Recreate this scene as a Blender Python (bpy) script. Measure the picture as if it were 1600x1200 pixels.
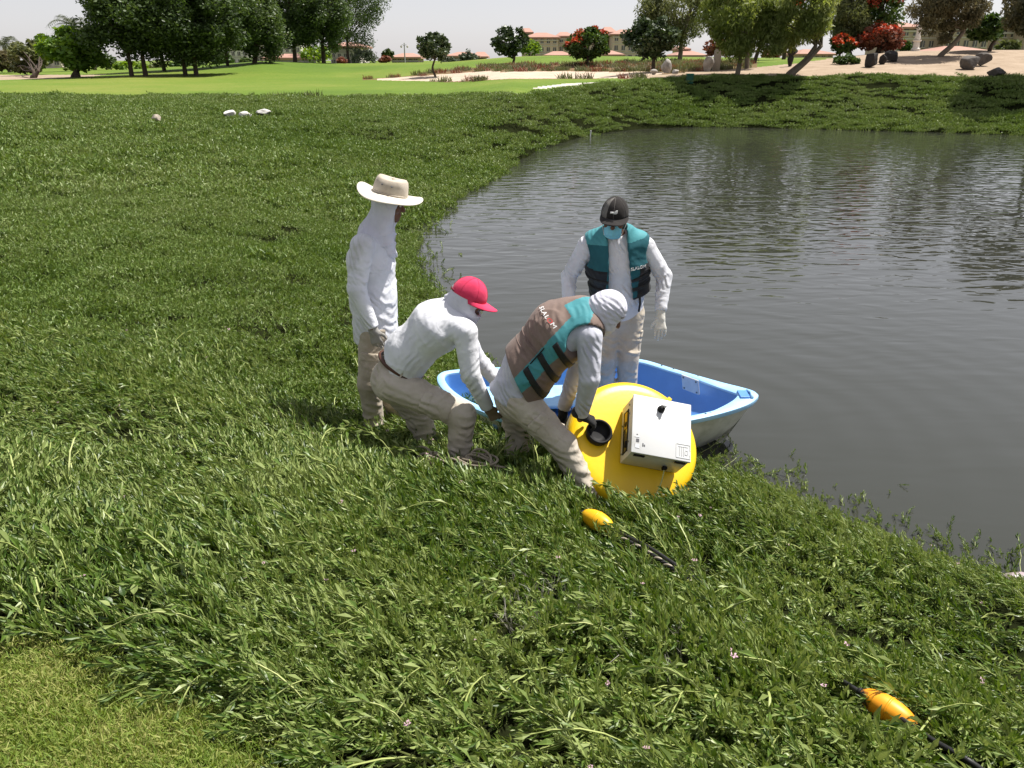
import bpy, bmesh, math, random
import numpy as np
from mathutils import Vector, Matrix, Euler

for _o in list(bpy.data.objects):
    bpy.data.objects.remove(_o, do_unlink=True)
SC = bpy.context.scene
COL = SC.collection
R = math.radians

# ------------------------------------------------------------------ camera
CAM_Z = 2.65
FPX = 1232.0                      # focal length in photo pixels (1600 wide)
TH = R(22.3)                      # downward pitch
cam_d = bpy.data.cameras.new('camera')
cam_d.sensor_width = 36.0
cam_d.lens = 36.0 * FPX / 1600.0
cam_d.clip_start = 0.05
cam_d.clip_end = 6000.0
cam = bpy.data.objects.new('camera', cam_d)
COL.objects.link(cam)
cam.location = (0, 0, CAM_Z)
cam.rotation_euler = (R(90) - TH, 0, 0)
SC.camera = cam

# ------------------------------------------------------------------ sky and sun
SUN_EL, SUN_AZ = R(62), R(64)     # azimuth measured from +Y towards +X
S = Vector((math.sin(SUN_AZ) * math.cos(SUN_EL), math.cos(SUN_AZ) * math.cos(SUN_EL), math.sin(SUN_EL)))
W = bpy.data.worlds.new('World')
SC.world = W
W.use_nodes = True
wn, wl = W.node_tree.nodes, W.node_tree.links
wn.clear()
wo = wn.new('ShaderNodeOutputWorld'); wb = wn.new('ShaderNodeBackground')
sky = wn.new('ShaderNodeTexSky'); sky.sky_type = 'NISHITA'
sky.sun_disc = False
sky.sun_elevation = SUN_EL
sky.sun_rotation = SUN_AZ
sky.altitude = 0.0
sky.air_density = 1.0
sky.dust_density = 0.6
sky.ozone_density = 1.0
hs = wn.new('ShaderNodeHueSaturation')
hs.inputs['Saturation'].default_value = 0.32
hs.inputs['Value'].default_value = 1.0
wl.new(sky.outputs[0], hs.inputs['Color'])
tint = wn.new('ShaderNodeMixRGB'); tint.blend_type = 'MULTIPLY'; tint.inputs[0].default_value = 1.0
tint.inputs[2].default_value = (1.0, .975, 1.02, 1)
wl.new(hs.outputs[0], tint.inputs[1])
flat = wn.new('ShaderNodeMixRGB'); flat.inputs[0].default_value = .34       # thick dust haze evens the sky out
flat.inputs[2].default_value = (5.6, 5.5, 5.75, 1)
wl.new(tint.outputs[0], flat.inputs[1])
wl.new(flat.outputs[0], wb.inputs['Color'])
wb.inputs['Strength'].default_value = 0.082
wl.new(wb.outputs[0], wo.inputs['Surface'])

sun_d = bpy.data.lights.new('sun', 'SUN')
sun_d.energy = 5.0
sun_d.angle = R(0.8)
sun_d.color = (1.0, 0.955, 0.88)
sun = bpy.data.objects.new('sun', sun_d)
COL.objects.link(sun)
sun.location = (30, 20, 60)
sun.rotation_euler = S.to_track_quat('Z', 'Y').to_euler()

SC.render.engine = 'CYCLES'
SC.view_settings.view_transform = 'Standard'
SC.view_settings.look = 'None'
SC.view_settings.exposure = 0.70
SC.view_settings.gamma = 1.0
SC.view_settings.use_curve_mapping = False
SC.cycles.use_denoising = True
SC.cycles.max_bounces = 6
SC.cycles.diffuse_bounces = 3
SC.cycles.glossy_bounces = 3
SC.cycles.transmission_bounces = 4
SC.cycles.transparent_max_bounces = 6
SC.cycles.caustics_reflective = False
SC.cycles.caustics_refractive = False

# ------------------------------------------------------------------ helpers
ST, CT = math.sin(TH), math.cos(TH)

def ray(px, py):
    u, v = (px - 800.0) / FPX, (600.0 - py) / FPX
    return Vector((u, CT + v * ST, -ST + v * CT))

def at(px, py, Y):
    """point seen at photo pixel (px,py), Y metres ahead"""
    d = ray(px, py)
    return Vector((0, 0, CAM_Z)) + d * (Y / d.y)

def at_z(px, py, z):
    d = ray(px, py)
    return Vector((0, 0, CAM_Z)) + d * ((z - CAM_Z) / d.z)

def proj(X, Y, Z):
    z = Z - CAM_Z
    dep = Y * CT - z * ST
    up = Y * ST + z * CT
    dep = np.where(np.abs(dep) < 1e-6, 1e-6, dep)
    return 800 + FPX * X / dep, 600 - FPX * up / dep, dep

def mesh_obj(name, verts, faces, mat=None, parent=None, smooth=False, link=True, mats=None, midx=None):
    me = bpy.data.meshes.new(name)
    if isinstance(verts, np.ndarray): verts = verts.tolist()
    if isinstance(faces, np.ndarray): faces = faces.tolist()
    me.from_pydata([tuple(v) for v in verts], [], faces)
    if mats:
        for m in mats: me.materials.append(m)
    elif mat: me.materials.append(mat)
    if midx is not None:
        me.polygons.foreach_set('material_index', np.asarray(midx, dtype=np.int32))
    if smooth:
        me.polygons.foreach_set('use_smooth', np.ones(len(me.polygons), dtype=bool))
    me.update()
    o = bpy.data.objects.new(name, me)
    if link: COL.objects.link(o)
    if parent is not None: adopt(o, parent)
    return o

def adopt(o, parent):
    o.parent = parent
    o.matrix_parent_inverse = Matrix.Translation(-Vector(parent.location)) if parent.type == 'EMPTY' and not parent.parent else Matrix.Identity(4)

def empty(name, loc=(0, 0, 0)):
    o = bpy.data.objects.new(name, None)
    o.empty_display_size = 0.1
    o.location = loc
    COL.objects.link(o)
    return o

def tag(o, label=None, cat=None, group=None, kind=None):
    if label: o['label'] = label
    if cat: o['category'] = cat
    if group: o['group'] = group
    if kind: o['kind'] = kind
    return o

class MB:
    """collects simple shapes into one mesh"""
    def __init__(s): s.v = []; s.f = []
    def add(s, v, f):
        n = len(s.v)
        s.v += [tuple(p) for p in v]
        s.f += [tuple(i + n for i in q) for q in f]
        return s
    def box(s, c, size, rot=None, bev=0.0):
        c = Vector(c); hx, hy, hz = [d / 2 for d in size]
        if bev <= 0:
            pts = [Vector((x, y, z)) for x in (-hx, hx) for y in (-hy, hy) for z in (-hz, hz)]
            fs = [(0, 1, 3, 2), (4, 6, 7, 5), (0, 4, 5, 1), (2, 3, 7, 6), (0, 2, 6, 4), (1, 5, 7, 3)]
        else:
            bm = bmesh.new(); bmesh.ops.create_cube(bm, size=1.0)
            for vv in bm.verts: vv.co = Vector((vv.co.x * hx * 2, vv.co.y * hy * 2, vv.co.z * hz * 2))
            bmesh.ops.bevel(bm, geom=bm.edges[:], offset=bev, segments=2, affect='EDGES', profile=0.5)
            bm.verts.index_update()
            pts = [vv.co.copy() for vv in bm.verts]; fs = [tuple(vv.index for vv in ff.verts) for ff in bm.faces]
            bm.free()
        if rot is not None: pts = [rot @ p for p in pts]
        return s.add([p + c for p in pts], fs)
    def tube(s, pts, rad, n=8, cap=True):
        pts = [Vector(p) for p in pts]
        if not hasattr(rad, '__len__'): rad = [rad] * len(pts)
        base = len(s.v); prev = None
        for i, p in enumerate(pts):
            d = (pts[min(i + 1, len(pts) - 1)] - pts[max(i - 1, 0)])
            if d.length < 1e-9: d = Vector((0, 0, 1))
            d.normalize()
            if prev is None:
                a = d.orthogonal().normalized()
            else:
                a = (prev - d * prev.dot(d))
                a = a.normalized() if a.length > 1e-6 else d.orthogonal().normalized()
            prev = a
            b = d.cross(a)
            for k in range(n):
                t = 2 * math.pi * k / n
                s.v.append(tuple(p + (a * math.cos(t) + b * math.sin(t)) * rad[i]))
        for i in range(len(pts) - 1):
            for k in range(n):
                k2 = (k + 1) % n
                s.f.append((base + i * n + k, base + i * n + k2, base + (i + 1) * n + k2, base + (i + 1) * n + k))
        if cap:
            s.f.append(tuple(base + k for k in range(n))[::-1])
            s.f.append(tuple(base + (len(pts) - 1) * n + k for k in range(n)))
        return s
    def lathe(s, prof, n=32, M=None):
        """prof: list of (r, z)"""
        base = len(s.v)
        for r, z in prof:
            for k in range(n):
                t = 2 * math.pi * k / n
                p = Vector((r * math.cos(t), r * math.sin(t), z))
                s.v.append(tuple(M @ p if M is not None else p))
        for i in range(len(prof) - 1):
            for k in range(n):
                k2 = (k + 1) % n
                s.f.append((base + i * n + k, base + i * n + k2, base + (i + 1) * n + k2, base + (i + 1) * n + k))
        if prof[0][0] > 1e-6: s.f.append(tuple(base + k for k in range(n))[::-1])
        if prof[-1][0] > 1e-6: s.f.append(tuple(base + (len(prof) - 1) * n + k for k in range(n)))
        return s
    def build(s, name, mat, parent=None, smooth=False):
        return mesh_obj(name, s.v, s.f, mat, parent, smooth)

def sharp(o, angle=35):
    """smooth shading with sharp edges above an angle"""
    me = o.data
    bm = bmesh.new(); bm.from_mesh(me)
    bmesh.ops.remove_doubles(bm, verts=bm.verts, dist=1e-5)
    for f in bm.faces: f.smooth = True
    for e in bm.edges:
        if len(e.link_faces) == 2 and e.calc_face_angle(0) > R(angle): e.smooth = False
    bm.to_mesh(me); bm.free()
    return o

# value noise ---------------------------------------------------------------
def _hash(ix, iy, iz, seed):
    h = (ix.astype(np.int64) * 374761393 + iy.astype(np.int64) * 668265263 + iz.astype(np.int64) * 2147483647 + seed * 1274126177) & 0xFFFFFFFF
    h = ((h ^ (h >> 13)) * 1274126177) & 0xFFFFFFFF
    h = (h ^ (h >> 16)) & 0xFFFFFF
    return h / float(0xFFFFFF)

def vnoise(x, y, z=None, seed=0):
    x = np.asarray(x, float); y = np.asarray(y, float)
    z = np.zeros_like(x) if z is None else np.asarray(z, float)
    ix, iy, iz = np.floor(x), np.floor(y), np.floor(z)
    fx, fy, fz = x - ix, y - iy, z - iz
    fx, fy, fz = [f * f * (3 - 2 * f) for f in (fx, fy, fz)]
    out = 0
    for a in (0, 1):
        for b in (0, 1):
            for c in (0, 1):
                w = (fx if a else 1 - fx) * (fy if b else 1 - fy) * (fz if c else 1 - fz)
                out = out + w * _hash(ix + a, iy + b, iz + c, seed)
    return out * 2 - 1

def fbm(x, y, z=None, seed=0, octv=3):
    s = 0; a = 1; tot = 0
    for k in range(octv):
        s = s + a * vnoise(np.asarray(x) * 2 ** k, np.asarray(y) * 2 ** k, None if z is None else np.asarray(z) * 2 ** k, seed + k)
        tot += a; a *= 0.5
    return s / tot

# materials -----------------------------------------------------------------
def new_mat(name):
    m = bpy.data.materials.new(name); m.use_nodes = True
    nt = m.node_tree; nt.nodes.clear()
    out = nt.nodes.new('ShaderNodeOutputMaterial')
    return m, nt, out

def N(nt, t, **kw):
    n = nt.nodes.new(t)
    for k, v in kw.items():
        if k in n.inputs: n.inputs[k].default_value = v
        else: setattr(n, k, v)
    return n

def ramp(nt, fac, stops):
    r = nt.nodes.new('ShaderNodeValToRGB')
    e = r.color_ramp.elements
    while len(e) < len(stops): e.new(0.5)
    for i, (p, c) in enumerate(stops):
        e[i].position = p; e[i].color = tuple(c) + (1,) if len(c) == 3 else c
    nt.links.new(fac, r.inputs[0])
    return r.outputs[0]

def surf(name, c1, c2=None, scale=8.0, rough=0.7, bump=0.0, bscale=60.0, spec=0.3, metallic=0.0, detail=5.0, c3=None, sheen=0.0, bdist=0.01, stops=None):
    """principled surface whose colour wanders between c1 and c2 over object-space noise"""
    m, nt, out = new_mat(name)
    L = nt.links
    b = N(nt, 'ShaderNodeBsdfPrincipled', Roughness=rough, Metallic=metallic)
    b.inputs['Specular IOR Level'].default_value = spec
    if sheen: b.inputs['Sheen Weight'].default_value = sheen
    tc = N(nt, 'ShaderNodeTexCoord')
    if c2 is None: c2 = tuple(x * 0.88 for x in c1)
    nz = N(nt, 'ShaderNodeTexNoise', Scale=scale, Detail=detail, Roughness=0.6)
    L.new(tc.outputs['Object'], nz.inputs['Vector'])
    st = stops or ([(0.3, c1), (0.7, c2)] if c3 is None else [(0.28, c1), (0.5, c2), (0.72, c3)])
    L.new(ramp(nt, nz.outputs['Fac'], st), b.inputs['Base Color'])
    if bump > 0:
        n2 = N(nt, 'ShaderNodeTexNoise', Scale=bscale, Detail=4.0)
        L.new(tc.outputs['Object'], n2.inputs['Vector'])
        bp = N(nt, 'ShaderNodeBump', Strength=bump, Distance=bdist)
        L.new(n2.outputs['Fac'], bp.inputs['Height'])
        L.new(bp.outputs[0], b.inputs['Normal'])
    L.new(b.outputs[0], out.inputs[0])
    return m

def leaf_mat(name, dark, mid, light, trans=0.3, rough=0.45, spec=0.4, nscale=0.7, rnd=0.5, tcol=None):
    """foliage: colour from world-space patches and a per-instance random, some light passing through"""
    m, nt, out = new_mat(name); L = nt.links
    geo = N(nt, 'ShaderNodeNewGeometry'); oi = N(nt, 'ShaderNodeObjectInfo')
    nz = N(nt, 'ShaderNodeTexNoise', Scale=nscale, Detail=4.0, Roughness=0.65)
    L.new(geo.outputs['Position'], nz.inputs['Vector'])
    isl = N(nt, 'ShaderNodeMath', operation='MULTIPLY_ADD')
    L.new(geo.outputs['Random Per Island'], isl.inputs[0]); isl.inputs[1].default_value = rnd; isl.inputs[2].default_value = -rnd / 2
    a2 = N(nt, 'ShaderNodeMath', operation='MULTIPLY_ADD')
    L.new(oi.outputs['Random'], a2.inputs[0]); a2.inputs[1].default_value = 0.3; a2.inputs[2].default_value = -0.15
    s1 = N(nt, 'ShaderNodeMath', operation='ADD'); s2 = N(nt, 'ShaderNodeMath', operation='ADD')
    L.new(nz.outputs['Fac'], s1.inputs[0]); L.new(isl.outputs[0], s1.inputs[1])
    L.new(s1.outputs[0], s2.inputs[0]); L.new(a2.outputs[0], s2.inputs[1])
    col = ramp(nt, s2.outputs[0], [(0.2, dark), (0.5, mid), (0.85, light)])
    b = N(nt, 'ShaderNodeBsdfPrincipled', Roughness=rough)
    b.inputs['Specular IOR Level'].default_value = spec
    L.new(col, b.inputs['Base Color'])
    t = N(nt, 'ShaderNodeBsdfTranslucent')
    hsv = N(nt, 'ShaderNodeHueSaturation', Hue=0.485, Saturation=1.15, Value=1.3)
    L.new(col, hsv.inputs['Color']); L.new(hsv.outputs[0], t.inputs['Color'])
    mx = N(nt, 'ShaderNodeMixShader'); mx.inputs[0].default_value = trans
    L.new(b.outputs[0], mx.inputs[1]); L.new(t.outputs[0], mx.inputs[2])
    L.new(mx.outputs[0], out.inputs[0])
    return m

rng = np.random.default_rng(7)
random.seed(11)
# ================================================================== terrain
SHORE_PX = [(2600, 1260), (2000, 1070), (1750, 985), (1600, 925), (1500, 895), (1400, 850), (1300, 803), (1200, 768), (1130, 742), (1060, 722),
            (960, 690), (850, 640), (770, 594), (715, 545), (680, 498), (664, 460), (645, 420), (634, 390), (640, 366), (655, 344),
            (690, 318), (740, 288), (800, 252), (870, 223), (930, 209), (990, 202), (1080, 198), (1200, 200), (1400, 205), (1600, 211), (1900, 218), (2400, 222)]
SHORE = [at_z(x, y, 0.0) for x, y in SHORE_PX]
POND = np.array([(p.x, p.y) for p in SHORE])

def inside_poly(x, y, poly):
    x = np.asarray(x); y = np.asarray(y)
    r = np.zeros(x.shape, bool)
    n = len(poly)
    for i in range(n):
        x1, y1 = poly[i]; x2, y2 = poly[(i + 1) % n]
        c = ((y1 > y) != (y2 > y)) & (x < (x2 - x1) * (y - y1) / (y2 - y1 + 1e-12) + x1)
        r ^= c
    return r

def dist_poly(x, y, poly, closed=False):
    x = np.asarray(x, float); y = np.asarray(y, float)
    best = np.full(x.shape, 1e9)
    for i in range(len(poly) - (0 if closed else 1)):
        ax, ay = poly[i]; bx, by = poly[(i + 1) % len(poly)]
        dx, dy = bx - ax, by - ay
        t = np.clip(((x - ax) * dx + (y - ay) * dy) / (dx * dx + dy * dy + 1e-12), 0, 1)
        best = np.minimum(best, np.hypot(x - ax - t * dx, y - ay - t * dy))
    return best

_cp = []
for i, p in enumerate(SHORE):
    q0 = POND[max(i - 1, 0)]; q1 = POND[min(i + 1, len(POND) - 1)]
    t = (q1 - q0) / (np.linalg.norm(q1 - q0) + 1e-9)
    n = np.array([t[1], -t[0]])          # towards the water or not: test
    if not inside_poly(np.array([p.x + n[0] * .05]), np.array([p.y + n[1] * .05]), POND)[0]: n = -n
    r = math.hypot(p.x, p.y)
    _cp.append((p.x, p.y, 0.0))
    w = 0.06 * r
    _cp.append((p.x + n[0] * w, p.y + n[1] * w, -0.22 - 0.006 * r))
for x, y, z in [(0, 1200, 1.0), (800, 1200, .93), (1600, 1200, .62), (-500, 1100, 1.02), (0, 1000, .93), (400, 1000, .88), (800, 1000, .74), (1200, 1000, .48), (1480, 1000, .22),
                (0, 800, .84), (400, 800, .70), (650, 800, .52), (800, 800, .38), (950, 815, .12), (985, 800, .05), (1060, 840, .22),
                (0, 650, .76), (300, 650, .62), (500, 680, .34), (620, 690, .15), (700, 735, .14), (800, 740, .11), (890, 770, .10),
                (0, 520, .70), (300, 520, .55), (520, 560, .24), (600, 655, .10), (660, 640, .05), (-600, 600, .95), (-600, 400, 1.1),
                (0, 400, .78), (300, 400, .58), (500, 400, .30), (0, 300, .98), (300, 300, .74), (480, 310, .42), (570, 330, .2),
                (0, 210, 1.28), (300, 210, 1.12), (500, 210, .88), (620, 250, .40), (700, 235, .42), (780, 210, .55),
                (-600, 200, 1.5)]:
    p = at_z(x, y, z); _cp.append((p.x, p.y, p.z))
for x, y, Y in [(0, 152, 31), (300, 152, 32), (600, 151, 33), (750, 150, 34), (850, 145, 35), (930, 128, 37), (1000, 120, 37), (1100, 118, 36.5), (1200, 117, 36), (1400, 121, 35), (1600, 122, 34), (1900, 120, 33),
                (930, 160, 33.6), (1080, 160, 33.2), (1250, 165, 32.6), (1450, 168, 31.6), (1650, 170, 31),
                (1080, 104, 43), (1200, 98, 43), (1400, 80, 48), (1600, 78, 47), (1900, 80, 46), (2300, 110, 45),
                (-500, 150, 36), (0, 132, 48), (200, 122, 58), (400, 130, 52), (600, 131, 48), (800, 128, 48), (900, 126, 46),
                (120, 121, 72), (250, 112, 74), (330, 108, 80), (420, 97, 84), (540, 99, 84), (640, 99, 84), (480, 118, 64),
                (600, 124, 54), (700, 117, 56), (760, 108, 58), (850, 108, 56), (950, 110, 52), (760, 98, 66), (860, 92, 68), (1000, 96, 62), (1000, 90, 76), (1200, 92, 72),
                (820, 86, 80), (950, 86, 82), (1100, 88, 84), (660, 95, 92),
                (0, 112, 110), (300, 104, 115), (600, 98, 120), (900, 92, 120), (1200, 92, 115), (1500, 82, 100), (1900, 85, 100), (-500, 115, 110)]:
    p = at(x, y, Y); _cp.append((p.x, p.y, p.z))
for az in (-110, -60, -35, -15, 0, 15, 35, 60, 110):
    for r in (300, 900, 2500):
        _cp.append((r * math.sin(R(az)), r * math.cos(R(az)), 2.3))
for az in (-175, -140, -105, 105, 140, 175):
    for r in (1.0, 6, 30, 100):
        _cp.append((r * math.sin(R(az)), r * math.cos(R(az)), 1.05 if r < 50 else 2.0))
for az in (-60, -30, 0, 30, 60):
    _cp.append((0.8 * math.sin(R(az)), 0.8 * math.cos(R(az)), 1.04))
_cp.append((40, 18, -1.2)); _cp.append((16, 14, -1.0)); _cp.append((6, 12, -.9)); _cp.append((25, 5, -1.0)); _cp.append((3.5, 7.5, -.7)); _cp.append((12, 24, -.9))
CP = np.array(_cp)

def _lp(x, y):
    r = np.maximum(np.hypot(x, y), 0.5)
    return np.arctan2(x, y), np.log(r)

_cu, _cv = _lp(CP[:, 0], CP[:, 1])
def _phi(d2): return np.where(d2 > 1e-12, d2 * np.log(d2 + 1e-12), 0.0)
_n = len(CP)
_A = np.zeros((_n + 3, _n + 3))
_A[:_n, :_n] = _phi((_cu[:, None] - _cu[None]) ** 2 + (_cv[:, None] - _cv[None]) ** 2) + np.eye(_n) * 2e-4
_A[:_n, _n] = 1; _A[:_n, _n + 1] = _cu; _A[:_n, _n + 2] = _cv
_A[_n:, :_n] = _A[:_n, _n:].T
_wt = np.linalg.solve(_A, np.concatenate([CP[:, 2], np.zeros(3)]))

def hbase(x, y):
    x = np.asarray(x, float); y = np.asarray(y, float)
    sh = x.shape; x = x.ravel(); y = y.ravel()
    out = np.zeros(x.size)
    for i in range(0, x.size, 20000):
        u, v = _lp(x[i:i + 20000], y[i:i + 20000])
        K = _phi((u[:, None] - _cu[None]) ** 2 + (v[:, None] - _cv[None]) ** 2)
        out[i:i + 20000] = K @ _wt[:_n] + _wt[_n] + _wt[_n + 1] * u + _wt[_n + 2] * v
    return out.reshape(sh)

# beyond the pond the land is laid out as radial profiles: (photo row, metres ahead)
_cols = {-900: [(150, 36), (125, 60), (115, 110)], -300: [(151, 33), (130, 52), (118, 80), (112, 110)],
         0: [(152, 31), (132, 48), (125, 62), (121, 72), (112, 110)], 200: [(152, 32), (135, 46), (122, 58), (113, 74), (106, 115)],
         300: [(152, 32.3), (135, 47), (127, 56), (119, 64), (112, 70), (104, 80), (103, 115)], 410: [(152, 32.5), (134, 48), (129, 55), (119, 64), (101, 73), (94, 80), (99, 115)], 550: [(151, 33), (132, 48), (122, 62), (100, 84), (99, 120)],
         700: [(150.5, 33.5), (131, 47), (126, 51), (115, 56), (108, 62), (97, 80), (97, 120)],
         800: [(252, 0), (200, 28), (150, 34), (129, 45), (123, 49), (109, 56), (100, 66), (88, 78), (92, 120)],
         860: [(227, 0), (185, 30.5), (144, 35.2), (126, 45), (122.5, 48), (110, 55), (99, 62), (86, 78), (91, 120)],
         930: [(209, 0), (170, 32.5), (131, 36.5), (123, 44), (112, 50), (100, 58), (87, 76), (90, 120)],
         1000: [(202, 0), (163, 32.9), (122, 36.5), (112, 44), (105, 52), (97, 62), (88, 78), (90, 120)],
         1100: [(198, 0), (160, 33), (118, 36.5), (108, 42), (101, 50), (95, 62), (89, 80), (92, 115)],
         1200: [(200, 0), (162, 32.6), (118, 36), (107, 41), (98, 46), (94, 60), (90, 80), (92, 115)],
         1300: [(202, 0), (165, 32.1), (119, 35.5), (105, 40), (92, 46), (90, 60), (90, 90)],
         1400: [(205, 0), (168, 31.6), (121, 35), (104, 40), (81, 48), (80, 60), (83, 100)],
         1500: [(208, 0), (170, 31.3), (123, 34.5), (100, 41), (78, 47), (79, 60), (83, 100)],
         1600: [(211, 0), (171, 31), (122, 34), (98, 41), (78, 47), (79, 60), (83, 100)],
         2000: [(219, 0), (173, 30), (120, 33), (95, 40), (78, 46), (79, 60), (83, 100)],
         2600: [(222, 0), (173, 30), (120, 33), (95, 40), (78, 46), (79, 60), (83, 100)]}
_caz, _cprof = [], []
RG = np.concatenate([np.linspace(20, 70, 201), np.geomspace(71, 4000, 60)])
for px in sorted(_cols):
    nodes = []; aa = []
    if _cols[px][0][1] != 0:
        d = ray(px, 200); k = 24.0 / math.hypot(d.x, d.y)
        nodes = [(20., float(hbase(np.array([d.x * k * 20 / 24]), np.array([d.y * k * 20 / 24]))[0])), (24., float(hbase(np.array([d.x * k]), np.array([d.y * k]))[0]))]
    _sy = at_z(px, _cols[px][0][0], 0.0).y if _cols[px][0][1] == 0 else None
    for _i, (py, Y) in enumerate(_cols[px]):
        if _sy and Y: Y = _sy + (2.2, 4.6)[_i - 1] if _i < 3 else Y + (_sy - 31) * max(0, 1 - (Y - 40) / 30)
        p = at_z(px, py, 0.0) if Y == 0 else at(px, py, Y)
        r_ = math.hypot(p.x, p.y); aa.append(math.atan2(p.x, p.y))
        if Y == 0: nodes += [(r_ - 8, -1.1), (r_ - 1.6, -.5)]
        nodes.append((r_, p.z))
    nodes += [(320., 2.3), (4000., 2.3)]
    nodes.sort()
    zz = np.interp(RG, [n[0] for n in nodes], [n[1] for n in nodes])
    zs = np.convolve(np.pad(zz, 4, mode='edge'), np.array([1, 2, 3, 4, 5, 4, 3, 2, 1]) / 25., 'valid')
    zs[:] = np.where(RG < 70, zs, zz)
    _caz.append(np.mean(aa)); _cprof.append(zs)
_caz = np.array(_caz); _cprof = np.array(_cprof)

def hfar(x, y):
    a = np.clip(np.arctan2(x, y), _caz[0], _caz[-1] - 1e-6); r = np.clip(np.hypot(x, y), 20, 3999)
    k = np.clip(np.searchsorted(_caz, a) - 1, 0, len(_caz) - 2)
    f = (a - _caz[k]) / (_caz[k + 1] - _caz[k])
    j = np.clip(np.searchsorted(RG, r) - 1, 0, len(RG) - 2)
    g = (r - RG[j]) / (RG[j + 1] - RG[j])
    v0 = _cprof[k, j] * (1 - g) + _cprof[k, j + 1] * g
    v1 = _cprof[k + 1, j] * (1 - g) + _cprof[k + 1, j + 1] * g
    return v0 * (1 - f) + v1 * f

LAWN_EDGE = [at_z(x, y, .96) for x, y in [(-900, 1020), (-300, 1035), (0, 1030), (90, 1044), (190, 1070), (290, 1105), (370, 1165), (450, 1270), (560, 1400), (900, 1500), (1400, 1560), (2400, 1700)]]
LAWN = np.array([(-30, -30)] + [(p.x, p.y) for p in LAWN_EDGE] + [(30, -30)])

def veg_top(px):      # photo row of the upper edge of the creeper bank
    return np.interp(px, [-800, 0, 400, 600, 800, 880, 950, 1020, 1100, 1300, 1500, 1700, 2400], [150, 152, 153, 152, 150, 141, 131, 122, 118, 119, 123, 122, 120])

def region(x, y, z):
    """0 creeper bank, 1 lawn at our feet, 2 fairway, 3 bunker sand, 4 sand slope, 5 rough round the bunker"""
    px, py, dep = proj(x, y, z)
    r = np.zeros(x.shape, int)
    front = dep > 0.3
    wob = fbm(x * .35, y * .35, seed=5) * 3.6
    far = front & (y > 25) & (py < veg_top(px) + wob)
    r[far] = 2
    low = np.interp(px, [560, 600, 700, 800, 900, 990, 1030, 1070], [125, 125.5, 127.5, 123, 122.5, 122, 119, 116])
    up = np.interp(px, [560, 620, 700, 760, 850, 950, 1030, 1070], [124, 121, 115, 112, 112, 112, 114, 116])
    rough = far & (y < 75) & (px > 570) & (px < 1180) & (py < low + 0.5 + wob * .5) & (py > np.interp(px, [570, 640, 760, 880, 1180], [123, 117, 104, 99, 97]) + wob)
    r[rough] = 5
    r[far & (y < 66) & (px > 590) & (px < 1060) & (py < low) & (py > up + wob * 0.8)] = 3
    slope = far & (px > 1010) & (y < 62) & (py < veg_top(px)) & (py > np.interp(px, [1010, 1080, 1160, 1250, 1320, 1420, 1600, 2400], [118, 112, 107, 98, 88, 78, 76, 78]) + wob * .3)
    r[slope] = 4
    r[far & (px < 170) & (y > 62) & (y < 110) & (py > 117 + 0 * px) & (py < np.interp(px, [-600, 0, 60, 110, 165], [135, 129, 123, 122.5, 117]))] = 4
    r[far & (px > 832) & (px < 940) & (np.abs(py - np.interp(px, [832, 880, 940], [138.5, 132.8, 128.6])) < np.interp(px, [832, 850, 900, 940], [.3, 1.8, 1.8, .3]))] = 6
    r[inside_poly(x, y, LAWN)] = 1
    return r

def lumps(x, y):
    d = np.hypot(x, y)
    amp = np.interp(d, [1, 3, 8, 20, 35, 40], [.05, .075, .10, .13, .08, .0])
    return amp * (fbm(x * .9, y * .9, seed=3) + .5 * fbm(x * .3, y * .3, seed=9))

def height(x, y):
    x = np.asarray(x, float); y = np.asarray(y, float)
    d = np.hypot(x, y)
    w = np.clip((d - 22.0) / 4.0, 0, 1); w = w * w * (3 - 2 * w)
    z = hbase(x, y) * (1 - w) + hfar(x, y) * w
    fade = np.clip(z / .25, 0, 1) * (y > 0.9)
    return z + lumps(x, y) * fade * (d < 40)

az = np.concatenate([np.linspace(-180, -66, 24)[:-1], np.linspace(-66, -46, 24)[:-1], np.linspace(-46, 46, 290), np.linspace(46, 66, 24)[1:], np.linspace(66, 180, 24)[1:]])
rr = np.concatenate([[0.02], np.geomspace(0.35, 26, 150)[:-1], np.geomspace(26, 72, 190)[:-1], np.geomspace(72, 150, 40)[:-1], np.geomspace(150, 3500, 22)])
AZ, RR = np.meshgrid(np.radians(az), rr, indexing='ij')
TX, TY = RR * np.sin(AZ), RR * np.cos(AZ)
TZ = height(TX, TY)
TZ[:, 0] = 1.04
# nothing but the pond lies below its water line
_in = inside_poly(TX, TY, np.vstack([POND, [[90, 25], [90, 2]]]))
TZ = np.where(~_in & (TZ < 0.03) & (dist_poly(TX, TY, POND) > 0.05 * RR + .1), 0.05, TZ)
TZ = np.clip(TZ, -1.3, 6)
REG = region(TX, TY, TZ)

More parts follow.
